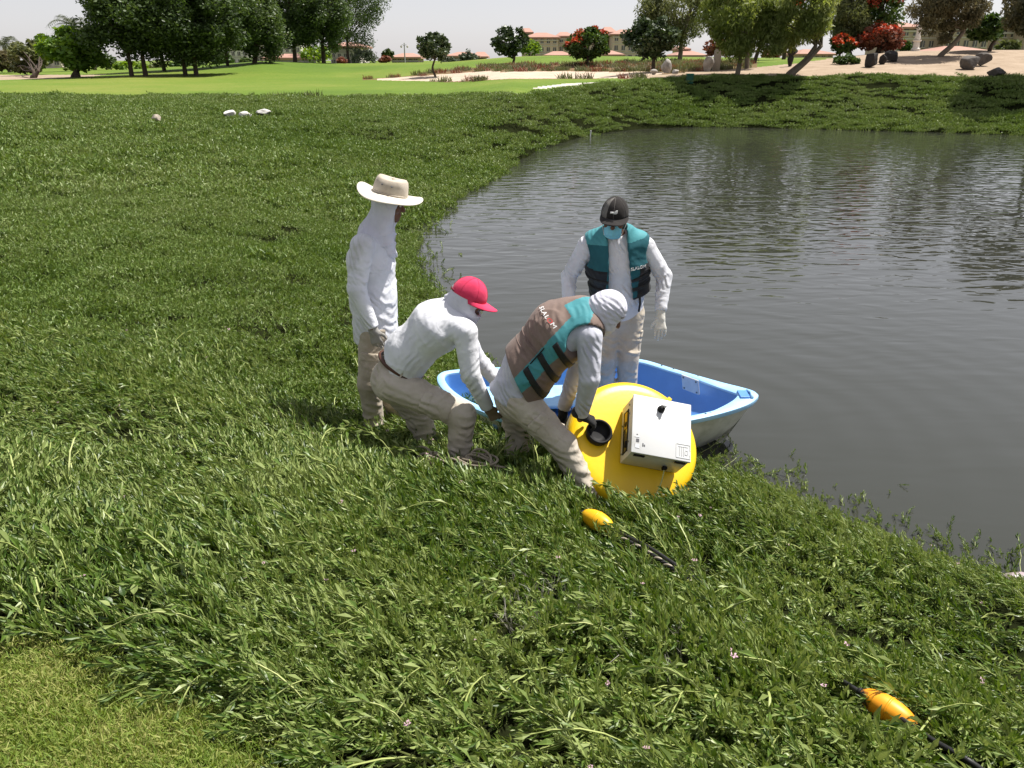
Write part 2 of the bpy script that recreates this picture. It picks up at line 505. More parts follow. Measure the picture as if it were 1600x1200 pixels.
def soil_mat():
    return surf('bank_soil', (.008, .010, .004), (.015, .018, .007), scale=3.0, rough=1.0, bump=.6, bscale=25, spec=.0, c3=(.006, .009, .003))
def grass_far_mat(name, a, b, c):
    m, nt, out = new_mat(name); L = nt.links
    tc = N(nt, 'ShaderNodeTexCoord')
    n1 = N(nt, 'ShaderNodeTexNoise', Scale=.06, Detail=4.0, Roughness=.6); L.new(tc.outputs['Object'], n1.inputs[0])
    n2 = N(nt, 'ShaderNodeTexNoise', Scale=4.0, Detail=6.0, Roughness=.7); L.new(tc.outputs['Object'], n2.inputs[0])
    ma = N(nt, 'ShaderNodeMath', operation='MULTIPLY_ADD'); L.new(n2.outputs[0], ma.inputs[0]); ma.inputs[1].default_value = .5; L.new(n1.outputs[0], ma.inputs[2])
    mb = N(nt, 'ShaderNodeMath', operation='SUBTRACT'); L.new(ma.outputs[0], mb.inputs[0]); mb.inputs[1].default_value = .25
    bs = N(nt, 'ShaderNodeBsdfPrincipled', Roughness=.85); bs.inputs['Specular IOR Level'].default_value = .12
    L.new(ramp(nt, mb.outputs[0], [(.3, a), (.5, b), (.68, c)]), bs.inputs['Base Color'])
    bp = N(nt, 'ShaderNodeBump', Strength=.7, Distance=.05); L.new(n2.outputs[0], bp.inputs['Height']); L.new(bp.outputs[0], bs.inputs['Normal'])
    L.new(bs.outputs[0], out.inputs[0])
    return m
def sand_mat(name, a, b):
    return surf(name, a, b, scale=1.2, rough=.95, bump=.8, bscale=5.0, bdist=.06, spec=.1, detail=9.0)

M_soil = soil_mat()
M_lawn_near = surf('lawn_soil', (.10, .12, .03), (.16, .16, .05), scale=9, rough=.95, bump=.5, bscale=120, spec=.1, c3=(.07, .09, .02))
M_fair = grass_far_mat('fairway_grass', (.078, .135, .018), (.112, .172, .022), (.18, .20, .042))
M_bunker = sand_mat('bunker_sand', (.52, .43, .34), (.40, .32, .245))
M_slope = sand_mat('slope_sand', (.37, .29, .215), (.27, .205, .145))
M_rough = grass_far_mat('dry_rough', (.10, .10, .03), (.17, .10, .055), (.085, .10, .025))
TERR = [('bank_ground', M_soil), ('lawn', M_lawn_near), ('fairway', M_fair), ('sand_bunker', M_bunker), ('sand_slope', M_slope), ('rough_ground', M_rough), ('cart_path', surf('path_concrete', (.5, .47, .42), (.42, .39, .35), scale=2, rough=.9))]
na, nr = TX.shape
ii, jj = np.meshgrid(np.arange(na - 1), np.arange(nr - 1), indexing='ij')
quad = np.stack([ii * nr + jj, (ii + 1) * nr + jj, (ii + 1) * nr + jj + 1, ii * nr + jj + 1], -1).reshape(-1, 4)
cx = (TX[:-1, :-1] + TX[1:, 1:]) / 2; cy = (TY[:-1, :-1] + TY[1:, 1:]) / 2; cz = (TZ[:-1, :-1] + TZ[1:, 1:]) / 2
freg = region(cx, cy, cz).ravel()
allv = np.stack([TX, TY, TZ], -1).reshape(-1, 3)
for k, (nm, m) in enumerate(TERR):
    q = quad[freg == k]
    if not len(q): continue
    used, inv = np.unique(q, return_inverse=True)
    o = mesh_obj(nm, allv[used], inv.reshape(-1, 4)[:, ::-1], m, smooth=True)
    tag(o, kind='structure')

# ------------------------------------------------------------------ water
def water_mat():
    m, nt, out = new_mat('pond_water'); L = nt.links
    tc = N(nt, 'ShaderNodeTexCoord')
    b = N(nt, 'ShaderNodeBsdfPrincipled', Roughness=.02, IOR=1.42)
    b.inputs['Base Color'].default_value = (.031, .033, .026, 1)
    b.inputs['Specular IOR Level'].default_value = .5
    def mapped(sx, sy, rz):
        mp = N(nt, 'ShaderNodeMapping'); mp.inputs['Scale'].default_value = (sx, sy, 1); mp.inputs['Rotation'].default_value = (0, 0, R(rz))
        L.new(tc.outputs['Object'], mp.inputs['Vector']); return mp.outputs[0]
    # wind chop
    n1 = N(nt, 'ShaderNodeTexNoise', Scale=1.0, Detail=1.6, Roughness=.5, Distortion=.5); L.new(mapped(1.9, 4.2, -12), n1.inputs['Vector'])
    n2 = N(nt, 'ShaderNodeTexNoise', Scale=1.0, Detail=2.0, Roughness=.5, Distortion=.4); L.new(mapped(.75, 2.3, 10), n2.inputs['Vector'])
    # where the wind reaches: further out, right of the people
    sep = N(nt, 'ShaderNodeSeparateXYZ'); L.new(tc.outputs['Object'], sep.inputs[0])
    big = N(nt, 'ShaderNodeTexNoise', Scale=.16, Detail=2.0); L.new(tc.outputs['Object'], big.inputs['Vector'])
    a = N(nt, 'ShaderNodeMath', operation='MULTIPLY_ADD'); L.new(big.outputs[0], a.inputs[0]); a.inputs[1].default_value = 5.0; L.new(sep.outputs[1], a.inputs[2])
    a2 = N(nt, 'ShaderNodeMath', operation='MULTIPLY_ADD'); L.new(sep.outputs[0], a2.inputs[0]); a2.inputs[1].default_value = .25; L.new(a.outputs[0], a2.inputs[2])
    mr = N(nt, 'ShaderNodeMapRange'); L.new(a2.outputs[0], mr.inputs[0])
    mr.inputs[1].default_value = 9.5; mr.inputs[2].default_value = 17.0; mr.inputs[3].default_value = .05; mr.inputs[4].default_value = 1.0
    h1 = N(nt, 'ShaderNodeMath', operation='MULTIPLY'); L.new(n1.outputs[0], h1.inputs[0]); L.new(mr.outputs[0], h1.inputs[1])
    # rings spreading from the boat
    mp = N(nt, 'ShaderNodeMapping'); mp.inputs['Location'].default_value = (-.9, -5.6, 0); L.new(tc.outputs['Object'], mp.inputs['Vector'])
    wv = N(nt, 'ShaderNodeTexWave', wave_type='RINGS', rings_direction='Z', Scale=.85, Distortion=3.0, Detail=1.5); wv.inputs['Detail Scale'].default_value = .7
    L.new(mp.outputs[0], wv.inputs['Vector'])
    ln = N(nt, 'ShaderNodeVectorMath', operation='LENGTH'); L.new(mp.outputs[0], ln.inputs[0])
    mr2 = N(nt, 'ShaderNodeMapRange'); L.new(ln.outputs['Value'], mr2.inputs[0]); mr2.inputs[1].default_value = .8; mr2.inputs[2].default_value = 7.0; mr2.inputs[3].default_value = .09; mr2.inputs[4].default_value = 0.0
    h3 = N(nt, 'ShaderNodeMath', operation='MULTIPLY'); L.new(wv.outputs['Fac'], h3.inputs[0]); L.new(mr2.outputs[0], h3.inputs[1])
    h2 = N(nt, 'ShaderNodeMath', operation='MULTIPLY_ADD'); L.new(n2.outputs[0], h2.inputs[0]); h2.inputs[1].default_value = .28; L.new(h1.outputs[0], h2.inputs[2])
    h4 = N(nt, 'ShaderNodeMath', operation='ADD'); L.new(h2.outputs[0], h4.inputs[0]); L.new(h3.outputs[0], h4.inputs[1])
    bp = N(nt, 'ShaderNodeBump', Strength=1.0, Distance=.023); L.new(h4.outputs[0], bp.inputs['Height'])
    L.new(bp.outputs[0], b.inputs['Normal'])
    L.new(b.outputs[0], out.inputs[0])
    return m
M_water = water_mat()
_wx, _wy = np.meshgrid(np.linspace(-4, 80, 30), np.linspace(1.2, 36, 14), indexing='ij')
_wv = np.stack([_wx, _wy, 0 * _wx], -1).reshape(-1, 3)
_wi, _wj = np.meshgrid(np.arange(29), np.arange(13), indexing='ij')
_wq = np.stack([_wi * 14 + _wj, (_wi + 1) * 14 + _wj, (_wi + 1) * 14 + _wj + 1, _wi * 14 + _wj + 1], -1).reshape(-1, 4)
tag(mesh_obj('pond_water', _wv, _wq, M_water), kind='structure')
# ================================================================== creeping vegetation
M_leaf = leaf_mat('creeper_leaf', (.034, .074, .009), (.105, .175, .028), (.26, .32, .105), trans=.25, rough=.42, spec=.4, nscale=.8, rnd=.85)
M_stem = leaf_mat('creeper_stem', (.20, .25, .06), (.31, .36, .11), (.42, .45, .19), trans=.1, rough=.5, spec=.4, nscale=2.0, rnd=.4)
M_carpet = leaf_mat('carpet_leaf', (.088, .15, .026), (.15, .225, .046), (.22, .27, .098), trans=.24, rough=.48, spec=.35, nscale=.22, rnd=.7)
M_blade = leaf_mat('lawn_blade', (.13, .20, .028), (.22, .285, .055), (.34, .345, .115), trans=.3, rough=.6, spec=.25, nscale=3.0, rnd=.8)
M_dry = leaf_mat('dry_twig', (.16, .15, .12), (.26, .25, .21), (.36, .34, .30), trans=.05, rough=.7, spec=.2, nscale=2.0, rnd=.5)
M_flower = surf('creeper_flower', (.45, .27, .35), (.5, .36, .4), rough=.6)

class LB:
    """leaf builder: collects leaves and stems with material indices"""
    def __init__(s): s.v = []; s.f = []; s.m = []
    def leaf(s, p, d, up, L, w, mi=0, fold=.25, curl=.2):
        p = Vector(p); d = Vector(d).normalized(); side = d.cross(Vector(up))
        if side.length < 1e-5: side = d.orthogonal()
        side.normalize(); nn = side.cross(d)
        n = len(s.v)
        s.v += [tuple(p), tuple(p + d * L * .55 + side * w * .5 + nn * (w * fold)), tuple(p + d * L * .5 - nn * .0), tuple(p + d * L * .55 - side * w * .5 + nn * (w * fold)), tuple(p + d * L - nn * L * curl)]
        s.f += [(n, n + 2, n + 1), (n, n + 3, n + 2), (n + 2, n + 4, n + 1), (n + 2, n + 3, n + 4)]
        s.m += [mi] * 4
    def blade(s, p, d, side, L, w, mi=0, bend=None):
        p = Vector(p); d = Vector(d).normalized(); side = Vector(side).normalized(); n = len(s.v)
        b = Vector((0, 0, 0)) if bend is None else Vector(bend)
        s.v += [tuple(p - side * w * .5), tuple(p + side * w * .5), tuple(p + d * L * .6 + side * w * .42 + b * .35), tuple(p + d * L * .6 - side * w * .42 + b * .35), tuple(p + d * L + b)]
        s.f += [(n, n + 1, n + 2, n + 3), (n + 3, n + 2, n + 4)]
        s.m += [mi] * 2
    def stem(s, pts, r0, r1, mi=1, k=3):
        n0 = len(s.v); npt = len(pts)
        for i, p in enumerate(pts):
            p = Vector(p); d = Vector(pts[min(i + 1, npt - 1)]) - Vector(pts[max(i - 1, 0)])
            a = d.orthogonal().normalized(); b = d.normalized().cross(a); r = r0 + (r1 - r0) * i / (npt - 1)
            for t in range(k):
                th = 2 * math.pi * t / k
                s.v.append(tuple(p + (a * math.cos(th) + b * math.sin(th)) * r))
        for i in range(npt - 1):
            for t in range(k):
                t2 = (t + 1) % k
                s.f.append((n0 + i * k + t, n0 + i * k + t2, n0 + (i + 1) * k + t2, n0 + (i + 1) * k + t)); s.m.append(mi)
    def proto(s, name, mats, coll):
        o = mesh_obj(name, s.v, s.f, mats=mats, midx=s.m, link=False)
        coll.objects.link(o)
        return o

def curve_pts(L, lean, curl, n, rz=0.0):
    """stem in the x-z plane starting at the ground, lean and curl in radians from vertical"""
    pts = [Vector((0, 0, 0))]; a = lean
    for i in range(n):
        pts.append(pts[-1] + Vector((math.sin(a), random.uniform(-.12, .12), math.cos(a))) * (L / n))
        a += curl / n
    return pts

def make_sprig(coll, name, L, lean, curl, nleaf, leafL, leafW, bare=.25, flower=False, stem_r=.0022):
    b = LB(); pts = curve_pts(L, lean, curl, 6)
    b.stem(pts, stem_r, stem_r * .6)
    for i in range(nleaf):
        t = bare + (1 - bare) * (i + .5) / nleaf
        f = t * 6; k = min(int(f), 5); p = pts[k].lerp(pts[k + 1], f - k); d = (pts[k + 1] - pts[k]).normalized()
        ph = i * 2.4 + random.uniform(-.5, .5)
        o1 = d.orthogonal().normalized(); o2 = d.cross(o1)
        out = o1 * math.cos(ph) + o2 * math.sin(ph)
        ang = random.uniform(.45, 1.0) * (1.15 - .6 * t)
        dd = d * math.cos(ang) + out * math.sin(ang)
        s_ = random.uniform(.75, 1.2) * (1 if t < .85 else .8)
        b.leaf(p, dd, out.cross(dd).cross(dd) * -1 + d * .2, leafL * s_, leafW * s_, 0, fold=random.uniform(.1, .35), curl=random.uniform(-.05, .22))
    for q in range(3):   # tuft at the tip
        ph = q * 2.1 + random.random(); d = (pts[-1] - pts[-2]).normalized(); o1 = d.orthogonal().normalized(); o2 = d.cross(o1)
        b.leaf(pts[-1], d + (o1 * math.cos(ph) + o2 * math.sin(ph)) * .45, o1, leafL * .7, leafW * .7, 0)
    if flower:
        for q in range(5):
            th = q * 1.256
            b.leaf(pts[-1] + Vector((0, 0, .004)), Vector((math.cos(th), math.sin(th), .6)), (0, 0, 1), .011, .009, 2, fold=.1)
    return b.proto(name, [M_leaf, M_stem, M_flower], coll)

def scatter(name, pts, rots, scl, idx, coll, label=None, cat=None):
    me = bpy.data.meshes.new(name)
    me.from_pydata(np.asarray(pts).tolist(), [], [])
    n = len(pts)
    a = me.attributes.new('rot', 'FLOAT_VECTOR', 'POINT'); a.data.foreach_set('vector', np.asarray(rots, np.float32).ravel())
    a = me.attributes.new('scl', 'FLOAT', 'POINT'); a.data.foreach_set('value', np.asarray(scl, np.float32))
    a = me.attributes.new('pid', 'INT', 'POINT'); a.data.foreach_set('value', np.asarray(idx, np.int32))
    o = bpy.data.objects.new(name, me); COL.objects.link(o)
    ng = bpy.data.node_groups.new(name + '_nodes', 'GeometryNodeTree')
    ng.interface.new_socket('Geometry', in_out='INPUT', socket_type='NodeSocketGeometry')
    ng.interface.new_socket('Geometry', in_out='OUTPUT', socket_type='NodeSocketGeometry')
    gi = ng.nodes.new('NodeGroupInput'); go = ng.nodes.new('NodeGroupOutput')
    ci = ng.nodes.new('GeometryNodeCollectionInfo'); ci.inputs['Collection'].default_value = coll
    ci.inputs['Separate Children'].default_value = True; ci.inputs['Reset Children'].default_value = True
    ip = ng.nodes.new('GeometryNodeInstanceOnPoints'); ip.inputs['Pick Instance'].default_value = True
    def attr(nm, t):
        q = ng.nodes.new('GeometryNodeInputNamedAttribute'); q.data_type = t; q.inputs['Name'].default_value = nm
        return q.outputs['Attribute']
    e2r = ng.nodes.new('FunctionNodeEulerToRotation')
    l = ng.links.new
    l(gi.outputs[0], ip.inputs['Points']); l(ci.outputs[0], ip.inputs['Instance'])
    l(attr('pid', 'INT'), ip.inputs['Instance Index'])
    l(attr('rot', 'FLOAT_VECTOR'), e2r.inputs[0]); l(e2r.outputs[0], ip.inputs['Rotation'])
    l(attr('scl', 'FLOAT'), ip.inputs['Scale'])
    l(ip.outputs[0], go.inputs[0])
    md = o.modifiers.new('scatter', 'NODES'); md.node_group = ng
    tag(o, label, cat, kind='stuff')
    return o

def sample(r0, r1, az0, az1, dens, seed):
    g = np.random.default_rng(seed)
    area = .5 * (r1 * r1 - r0 * r0) * R(az1 - az0)
    n = int(area * dens)
    r = np.sqrt(g.uniform(r0 * r0, r1 * r1, n)); a = np.radians(g.uniform(az0, az1, n))
    return r * np.sin(a), r * np.cos(a), g

WET = np.vstack([POND, [[90, 25], [90, 2]]])
# places where people, boat and gear press the plants down (x, y, radius)
PRESS = []
LINES = []

def on_bank(x, y, margin=0.0):
    z = height(x, y)
    ok = (region(x, y, z) == 0)
    wet = inside_poly(x, y, WET)
    if margin >= 0: ok &= ~wet | (dist_poly(x, y, POND) < margin)
    return ok, z

def build_veg():
    # ---- prototypes
    near = bpy.data.collections.new('creeper_sprigs')
    k = 0
    specs = [(.17, .2, .7, 15, .042, .0115), (.20, .5, .7, 18, .045, .011), (.24, .8, .6, 20, .048, .0115), (.22, .9, .3, 16, .052, .012), (.15, .1, .4, 13, .038, .011),
             (.26, 1.0, .5, 20, .046, .010), (.19, .35, 1.0, 16, .05, .0125), (.14, .3, .2, 12, .045, .013), (.21, .7, .9, 22, .036, .009), (.16, .15, .3, 14, .04, .010)]
    for s_ in specs:
        make_sprig(near, 'sprig_%02d' % k, s_[0], s_[1], s_[2], s_[3], s_[4] * 1.12, s_[5] * 1.08); k += 1
    make_sprig(near, 'sprig_%02d' % k, .2, .25, .3, 12, .042, .011, flower=True); k += 1   # 10: with flower
    # long pale runners arching over the mass: 11..14
    for (L, lean, curl, nl) in [(.26, .1, 2.2, 7), (.32, .4, 1.9, 8), (.24, -.2, 2.6, 6), (.36, .3, 2.1, 9), (.22, .2, 2.4, 5)]:
        make_sprig(near, 'sprig_%02d' % k, L, lean, curl, nl, .05, .014, bare=.5, stem_r=.0034); k += 1
    # dry twigs: 16,17
    for q in range(2):
        b = LB()
        for t in range(7):
            L = random.uniform(.08, .18); rz = random.uniform(0, 6.28)
            pts = curve_pts(L, random.uniform(.3, 1.2), random.uniform(-1.5, 1.8), 5)
            mz = Matrix.Rotation(rz, 3, 'Z')
            b.stem([mz @ p for p in pts], .0013, .0007, mi=0)
            for w_ in range(2):
                p = mz @ pts[random.randint(2, 4)]
                b.stem([p, p + Vector((random.uniform(-.05, .05), random.uniform(-.05, .05), random.uniform(.0, .05)))], .0009, .0005, mi=0)
        o = mesh_obj('sprig_%02d' % k, b.v, b.f, mats=[M_dry], midx=b.m, link=False); near.objects.link(o); k += 1
    # broad-leaved weed: 18
    b = LB()
    for t in range(13):
        ph = t * 2.4; ang = random.uniform(.5, 1.25)
        d = Vector((math.cos(ph) * math.sin(ang), math.sin(ph) * math.sin(ang), math.cos(ang)))
        st = [Vector((0, 0, 0)), d * .05 + Vector((0, 0, .03)), d * .09 + Vector((0, 0, .045))]
        b.stem(st, .0016, .001)
        side = d.cross(Vector((0, 0, 1))).normalized(); up = side.cross(d); L = random.uniform(.032, .048); n0 = len(b.v)
        for i, wd in enumerate((.05, .42, .56, .48, .26, .02)):
            q = i / 5; c = st[-1] + d * L * q + up * (-.25 * L * q * q)
            b.v += [tuple(c - side * L * wd * .5 + up * L * .08 * wd), tuple(c), tuple(c + side * L * wd * .5 + up * L * .08 * wd)]
        for i in range(5):
            for j in (0, 1):
                q = n0 + i * 3 + j; b.f.append((q, q + 1, q + 4, q + 3)); b.m.append(0)
    b.proto('sprig_%02d' % k, [M_leaf, M_stem, M_flower], near); k += 1

    # runners lying out on the water: 19, 20
    for (L, nl) in ((.42, 7), (.30, 5)):
        make_sprig(near, 'sprig_%02d' % k, L, 1.5, -.25, nl, .04, .011, bare=.72, stem_r=.0019); k += 1
    def flow(x, y):
        return math.pi * 1.15 + 1.5 * fbm(x * .45, y * .45, seed=21) + .8 * fbm(x * 1.3, y * 1.3, seed=22)
    P_, R_, S_, I_ = [], [], [], []
    for (r0, r1, dens, sc, seed) in [(.9, 2.6, 1450, 1.03, 1), (2.6, 4.2, 1150, 1.02, 2), (4.2, 6.4, 900, 1.0, 3), (6.4, 8.6, 420, 1.1, 4)]:
        x, y, g = sample(r0, r1, -47, 50, dens, seed)
        ok, z = on_bank(x, y, .02)
        # the tall mass thins out into the carpet on the left beyond ~7 m
        edge = 6.9 + .9 * fbm(x * .8, y * .8, seed=31)
        ok &= np.hypot(x, y) < edge
        ok &= dist_poly(x, y, np.array([(p.x, p.y) for p in LAWN_EDGE[:8]])) > .10
        thin = .74 + 1.0 * fbm(x * 1.5, y * 1.5, seed=33)
        ok &= g.random(len(x)) < np.clip(thin, .38, 1)
        ok &= ~inside_poly(x, y, EXCL)
        for (cx_, cy_, cr_) in PRESS:
            ok &= ~((np.hypot(x - cx_, y - cy_) < cr_) & (g.random(len(x)) < .93))
        for ln in LINES: ok &= ~((dist_poly(x, y - .0, ln) < .10 + .04 * g.random(len(x))) & (g.random(len(x)) < .9))
        x, y, z = x[ok], y[ok], z[ok]; n = len(x)
        fl = flow(x, y) + g.normal(0, .55, n)
        tilt = np.clip(.20 + .42 * vnoise(x * .8, y * .8, seed=41) + g.normal(0, .2, n), -.25, .85)
        u = g.random(n)
        pid = g.integers(0, 10, n)
        pid = np.where(u < .004, 10, pid)
        run = .05 + .14 * np.clip(vnoise(x * .9, y * .9, seed=43), 0, 1) * (y > 2.2)
        pid = np.where((u > .02) & (u < .02 + run), g.integers(11, 16, n), pid)
        dryp = (fbm(x * .9 + 3, y * .9, seed=51) > .22) & (y < 3.6)
        pid = np.where(dryp & (g.random(n) < .07), g.integers(16, 18, n), pid)
        pid = np.where((np.hypot(x + 1.4, y - 2.0) < .22) & (g.random(n) < .03), 18, pid)
        hs_ = 1.0 + .45 * fbm(x * 1.3, y * 1.3, seed=61) + g.normal(0, .14, n)
        dsh = np.where(inside_poly(x, y, WET), -1, 1) * dist_poly(x, y, POND)
        hs_ *= np.clip(.55 + dsh * .6, .5, 1)
        hs_ *= np.where((pid >= 11) & (pid < 16), 1.12, 1.0)
        P_.append(np.stack([x, y, z - .015], -1))
        R_.append(np.stack([g.normal(0, .18, n), tilt, fl], -1)); S_.append(np.clip(hs_, .45, 1.7) * sc); I_.append(pid)
    # sprigs trailing out onto the water along the near shore
    m = 420
    g = np.random.default_rng(77)
    seg = g.integers(2, 10, m); t = g.random(m)
    q = POND[seg] * (1 - t[:, None]) + POND[seg + 1] * t[:, None]
    tn = POND[seg + 1] - POND[seg]; tn /= np.linalg.norm(tn, axis=1)[:, None]
    nn = np.stack([tn[:, 1], -tn[:, 0]], -1)
    off = np.abs(g.normal(0, .18, m)) + g.exponential(.05, m)
    q = q + nn * off[:, None]
    P_.append(np.stack([q[:, 0], q[:, 1], np.full(m, -.04)], -1)); R_.append(np.stack([g.normal(0, .3, m), g.normal(.2, .35, m), g.random(m) * 6.28], -1))
    S_.append(g.uniform(.35, .75, m)); I_.append(g.choice([0, 4, 7, 9, 2, 5], m))
    m = 4
    seg = g.integers(2, 9, m); t = g.random(m)
    q = POND[seg] * (1 - t[:, None]) + POND[seg + 1] * t[:, None]
    P_.append(np.stack([q[:, 0], q[:, 1], np.full(m, .006)], -1)); tn = POND[seg + 1] - POND[seg]; R_.append(np.stack([0 * t, 0 * t, np.arctan2(-tn[:, 0], tn[:, 1]) + g.normal(0, .45, m)], -1)); S_.append(g.uniform(.6, 1.2, m)); I_.append(g.integers(19, 21, m))
    m = 260
    seg = g.integers(14, 20, m); t = g.random(m)
    q = POND[seg] * (1 - t[:, None]) + POND[seg + 1] * t[:, None]
    tn = POND[seg + 1] - POND[seg]; tn /= np.linalg.norm(tn, axis=1)[:, None]
    q = q + np.stack([tn[:, 1], -tn[:, 0]], -1) * (np.abs(g.normal(0, .22, m)))[:, None]
    P_.append(np.stack([q[:, 0], q[:, 1], np.full(m, -.03)], -1)); R_.append(np.stack([g.normal(0, .3, m), g.normal(.2, .35, m), g.random(m) * 6.28], -1))
    S_.append(g.uniform(.5, 1.0, m)); I_.append(g.choice([0, 4, 7, 9, 2, 5], m))
    scatter('creeper_mass', np.concatenate(P_), np.concatenate(R_), np.concatenate(S_), np.concatenate(I_), near,
            'dense mass of creeping green plants with narrow leaves covering the near bank', 'ground cover')

    # ---- carpet further off
    def carpet_proto(coll, name, rad, ns, h, L, w, per=5, mat=None):
        b = LB()
        for i in range(ns):
            rr_ = rad * math.sqrt(random.random()); a = random.random() * 6.283
            hh = h * random.uniform(.35, 1.0) * (1 - .35 * (rr_ / rad) ** 2)
            base = Vector((rr_ * math.cos(a), rr_ * math.sin(a), 0)); top = base + Vector((random.gauss(0, .25) * hh, random.gauss(0, .25) * hh, hh))
            for q in range(per):
                t_ = .35 + .65 * (q + random.random()) / per
                p = base.lerp(top, t_); ph = random.random() * 6.283; ang = random.uniform(.2, 1.1)
                d = Vector((math.cos(ph) * math.sin(ang), math.sin(ph) * math.sin(ang), math.cos(ang)))
                s_ = random.uniform(.7, 1.25)
                b.blade(p, d, d.cross(Vector((random.gauss(0, 1), random.gauss(0, 1), .3))), L * s_, w * s_, 0, bend=(d.x * .1 * L, d.y * .1 * L, -.12 * L))
        o = mesh_obj(name, b.v, b.f, mats=[mat or M_carpet], midx=b.m, link=False); coll.objects.link(o)
    cc = bpy.data.collections.new('carpet_patches')
    for q in range(4): carpet_proto(cc, 'carpet_%02d' % q, .30, 120, .14, .036, .0085, 6)
    for q in range(4, 8): carpet_proto(cc, 'carpet_%02d' % q, .45, 120, .17, .058, .016)
    for q in range(8, 11): carpet_proto(cc, 'carpet_%02d' % q, .35, 70, .24, .07, .017)
    M_cdry = leaf_mat('carpet_dry', (.075, .07, .025), (.13, .12, .045), (.20, .15, .085), trans=.2, rough=.6, spec=.2, nscale=1.0, rnd=.8)
    carpet_proto(cc, 'carpet_11', .32, 90, .22, .06, .014, mat=M_cdry)
    DRY = [(at_z(px, py, .9), r_) for px, py, r_ in ((90, 206, .7), (130, 200, .4), (475, 290, .5), (450, 300, .3), (8, 435, .25))]
    P_, R_, S_, I_ = [], [], [], []
    for (r0, r1, a0, a1, dens, lo, hi, seed) in [(4.8, 13, -47, 12, 26, 0, 4, 11), (13, 22, -46, 14, 15, 4, 8, 12), (22, 47, -46, 52, 11, 4, 8, 13)]:
        x, y, g = sample(r0, r1, a0, a1, dens, seed)
        ok, z = on_bank(x, y, .0)
        ok &= np.hypot(x, y) > 5.7 + .8 * fbm(x * .8, y * .8, seed=31)
        for (cx_, cy_, cr_) in PRESS: ok &= ~(np.hypot(x - cx_, y - cy_) < cr_)
        x, y, z = x[ok], y[ok], z[ok]; n = len(x)
        pid = g.integers(lo, hi, n)
        tall = (fbm(x * .35, y * .35, seed=71) > .30) & (g.random(n) < .35) & (np.hypot(x, y) > 9)
        pid = np.where(tall, g.integers(8, 11, n), pid)
        for (dp, dr) in DRY[:0]: pid = np.where((np.hypot(x - dp.x, (y - dp.y) * .5) < dr) & (g.random(n) < .10), 11, pid)
        sc = np.clip(.95 + .35 * fbm(x * .5, y * .5, seed=72) + g.normal(0, .1, n), .5, 1.5)
        P_.append(np.stack([x, y, z - .03], -1)); R_.append(np.stack([g.normal(0, .12, n), g.normal(0, .12, n), g.random(n) * 6.28], -1)); S_.append(sc); I_.append(pid)
    scatter('creeper_carpet', np.concatenate(P_), np.concatenate(R_), np.concatenate(S_), np.concatenate(I_), cc,
            'low green creeper carpet covering the banks round the pond', 'ground cover')

    # ---- mown grass at our feet
    gl = bpy.data.collections.new('lawn_tufts')
    for q in range(4):
        b = LB()
        for i in range(46):
            a = random.random() * 6.283; rr_ = .05 * math.sqrt(random.random()); p = Vector((rr_ * math.cos(a), rr_ * math.sin(a), 0))
            ph = random.random() * 6.283; ang = abs(random.gauss(.5, .35))
            d = Vector((math.cos(ph) * math.sin(ang), math.sin(ph) * math.sin(ang), math.cos(ang)))
            L = random.uniform(.012, .030)
            b.blade(p, d, d.cross(Vector((0.3, .2, 1))), L, .0028, 0, bend=(d.x * L * .3, d.y * L * .3, -.2 * L))
        o = mesh_obj('tuft_%02d' % q, b.v, b.f, mats=[M_blade], midx=b.m, link=False); gl.objects.link(o)
    x, y, g = sample(.75, 2.7, -55, 25, 2300, 99)
    z = height(x, y)
    nearedge = fbm(x * 5, y * 5, seed=81) * .06
    ok = inside_poly(x, y + nearedge, LAWN) & (x < 1.0) | (inside_poly(x, y - .12, LAWN) & (g.random(len(x)) < .5) & (x < .6))
    x, y, z = x[ok], y[ok], z[ok]; n = len(x)
    scatter('lawn_grass', np.stack([x, y, z], -1), np.stack([g.normal(0, .15, n), g.normal(0, .15, n), g.random(n) * 6.28], -1), g.uniform(.7, 1.35, n), g.integers(0, 4, n), gl,
            'short yellowish mown grass at the lower left corner', 'grass')
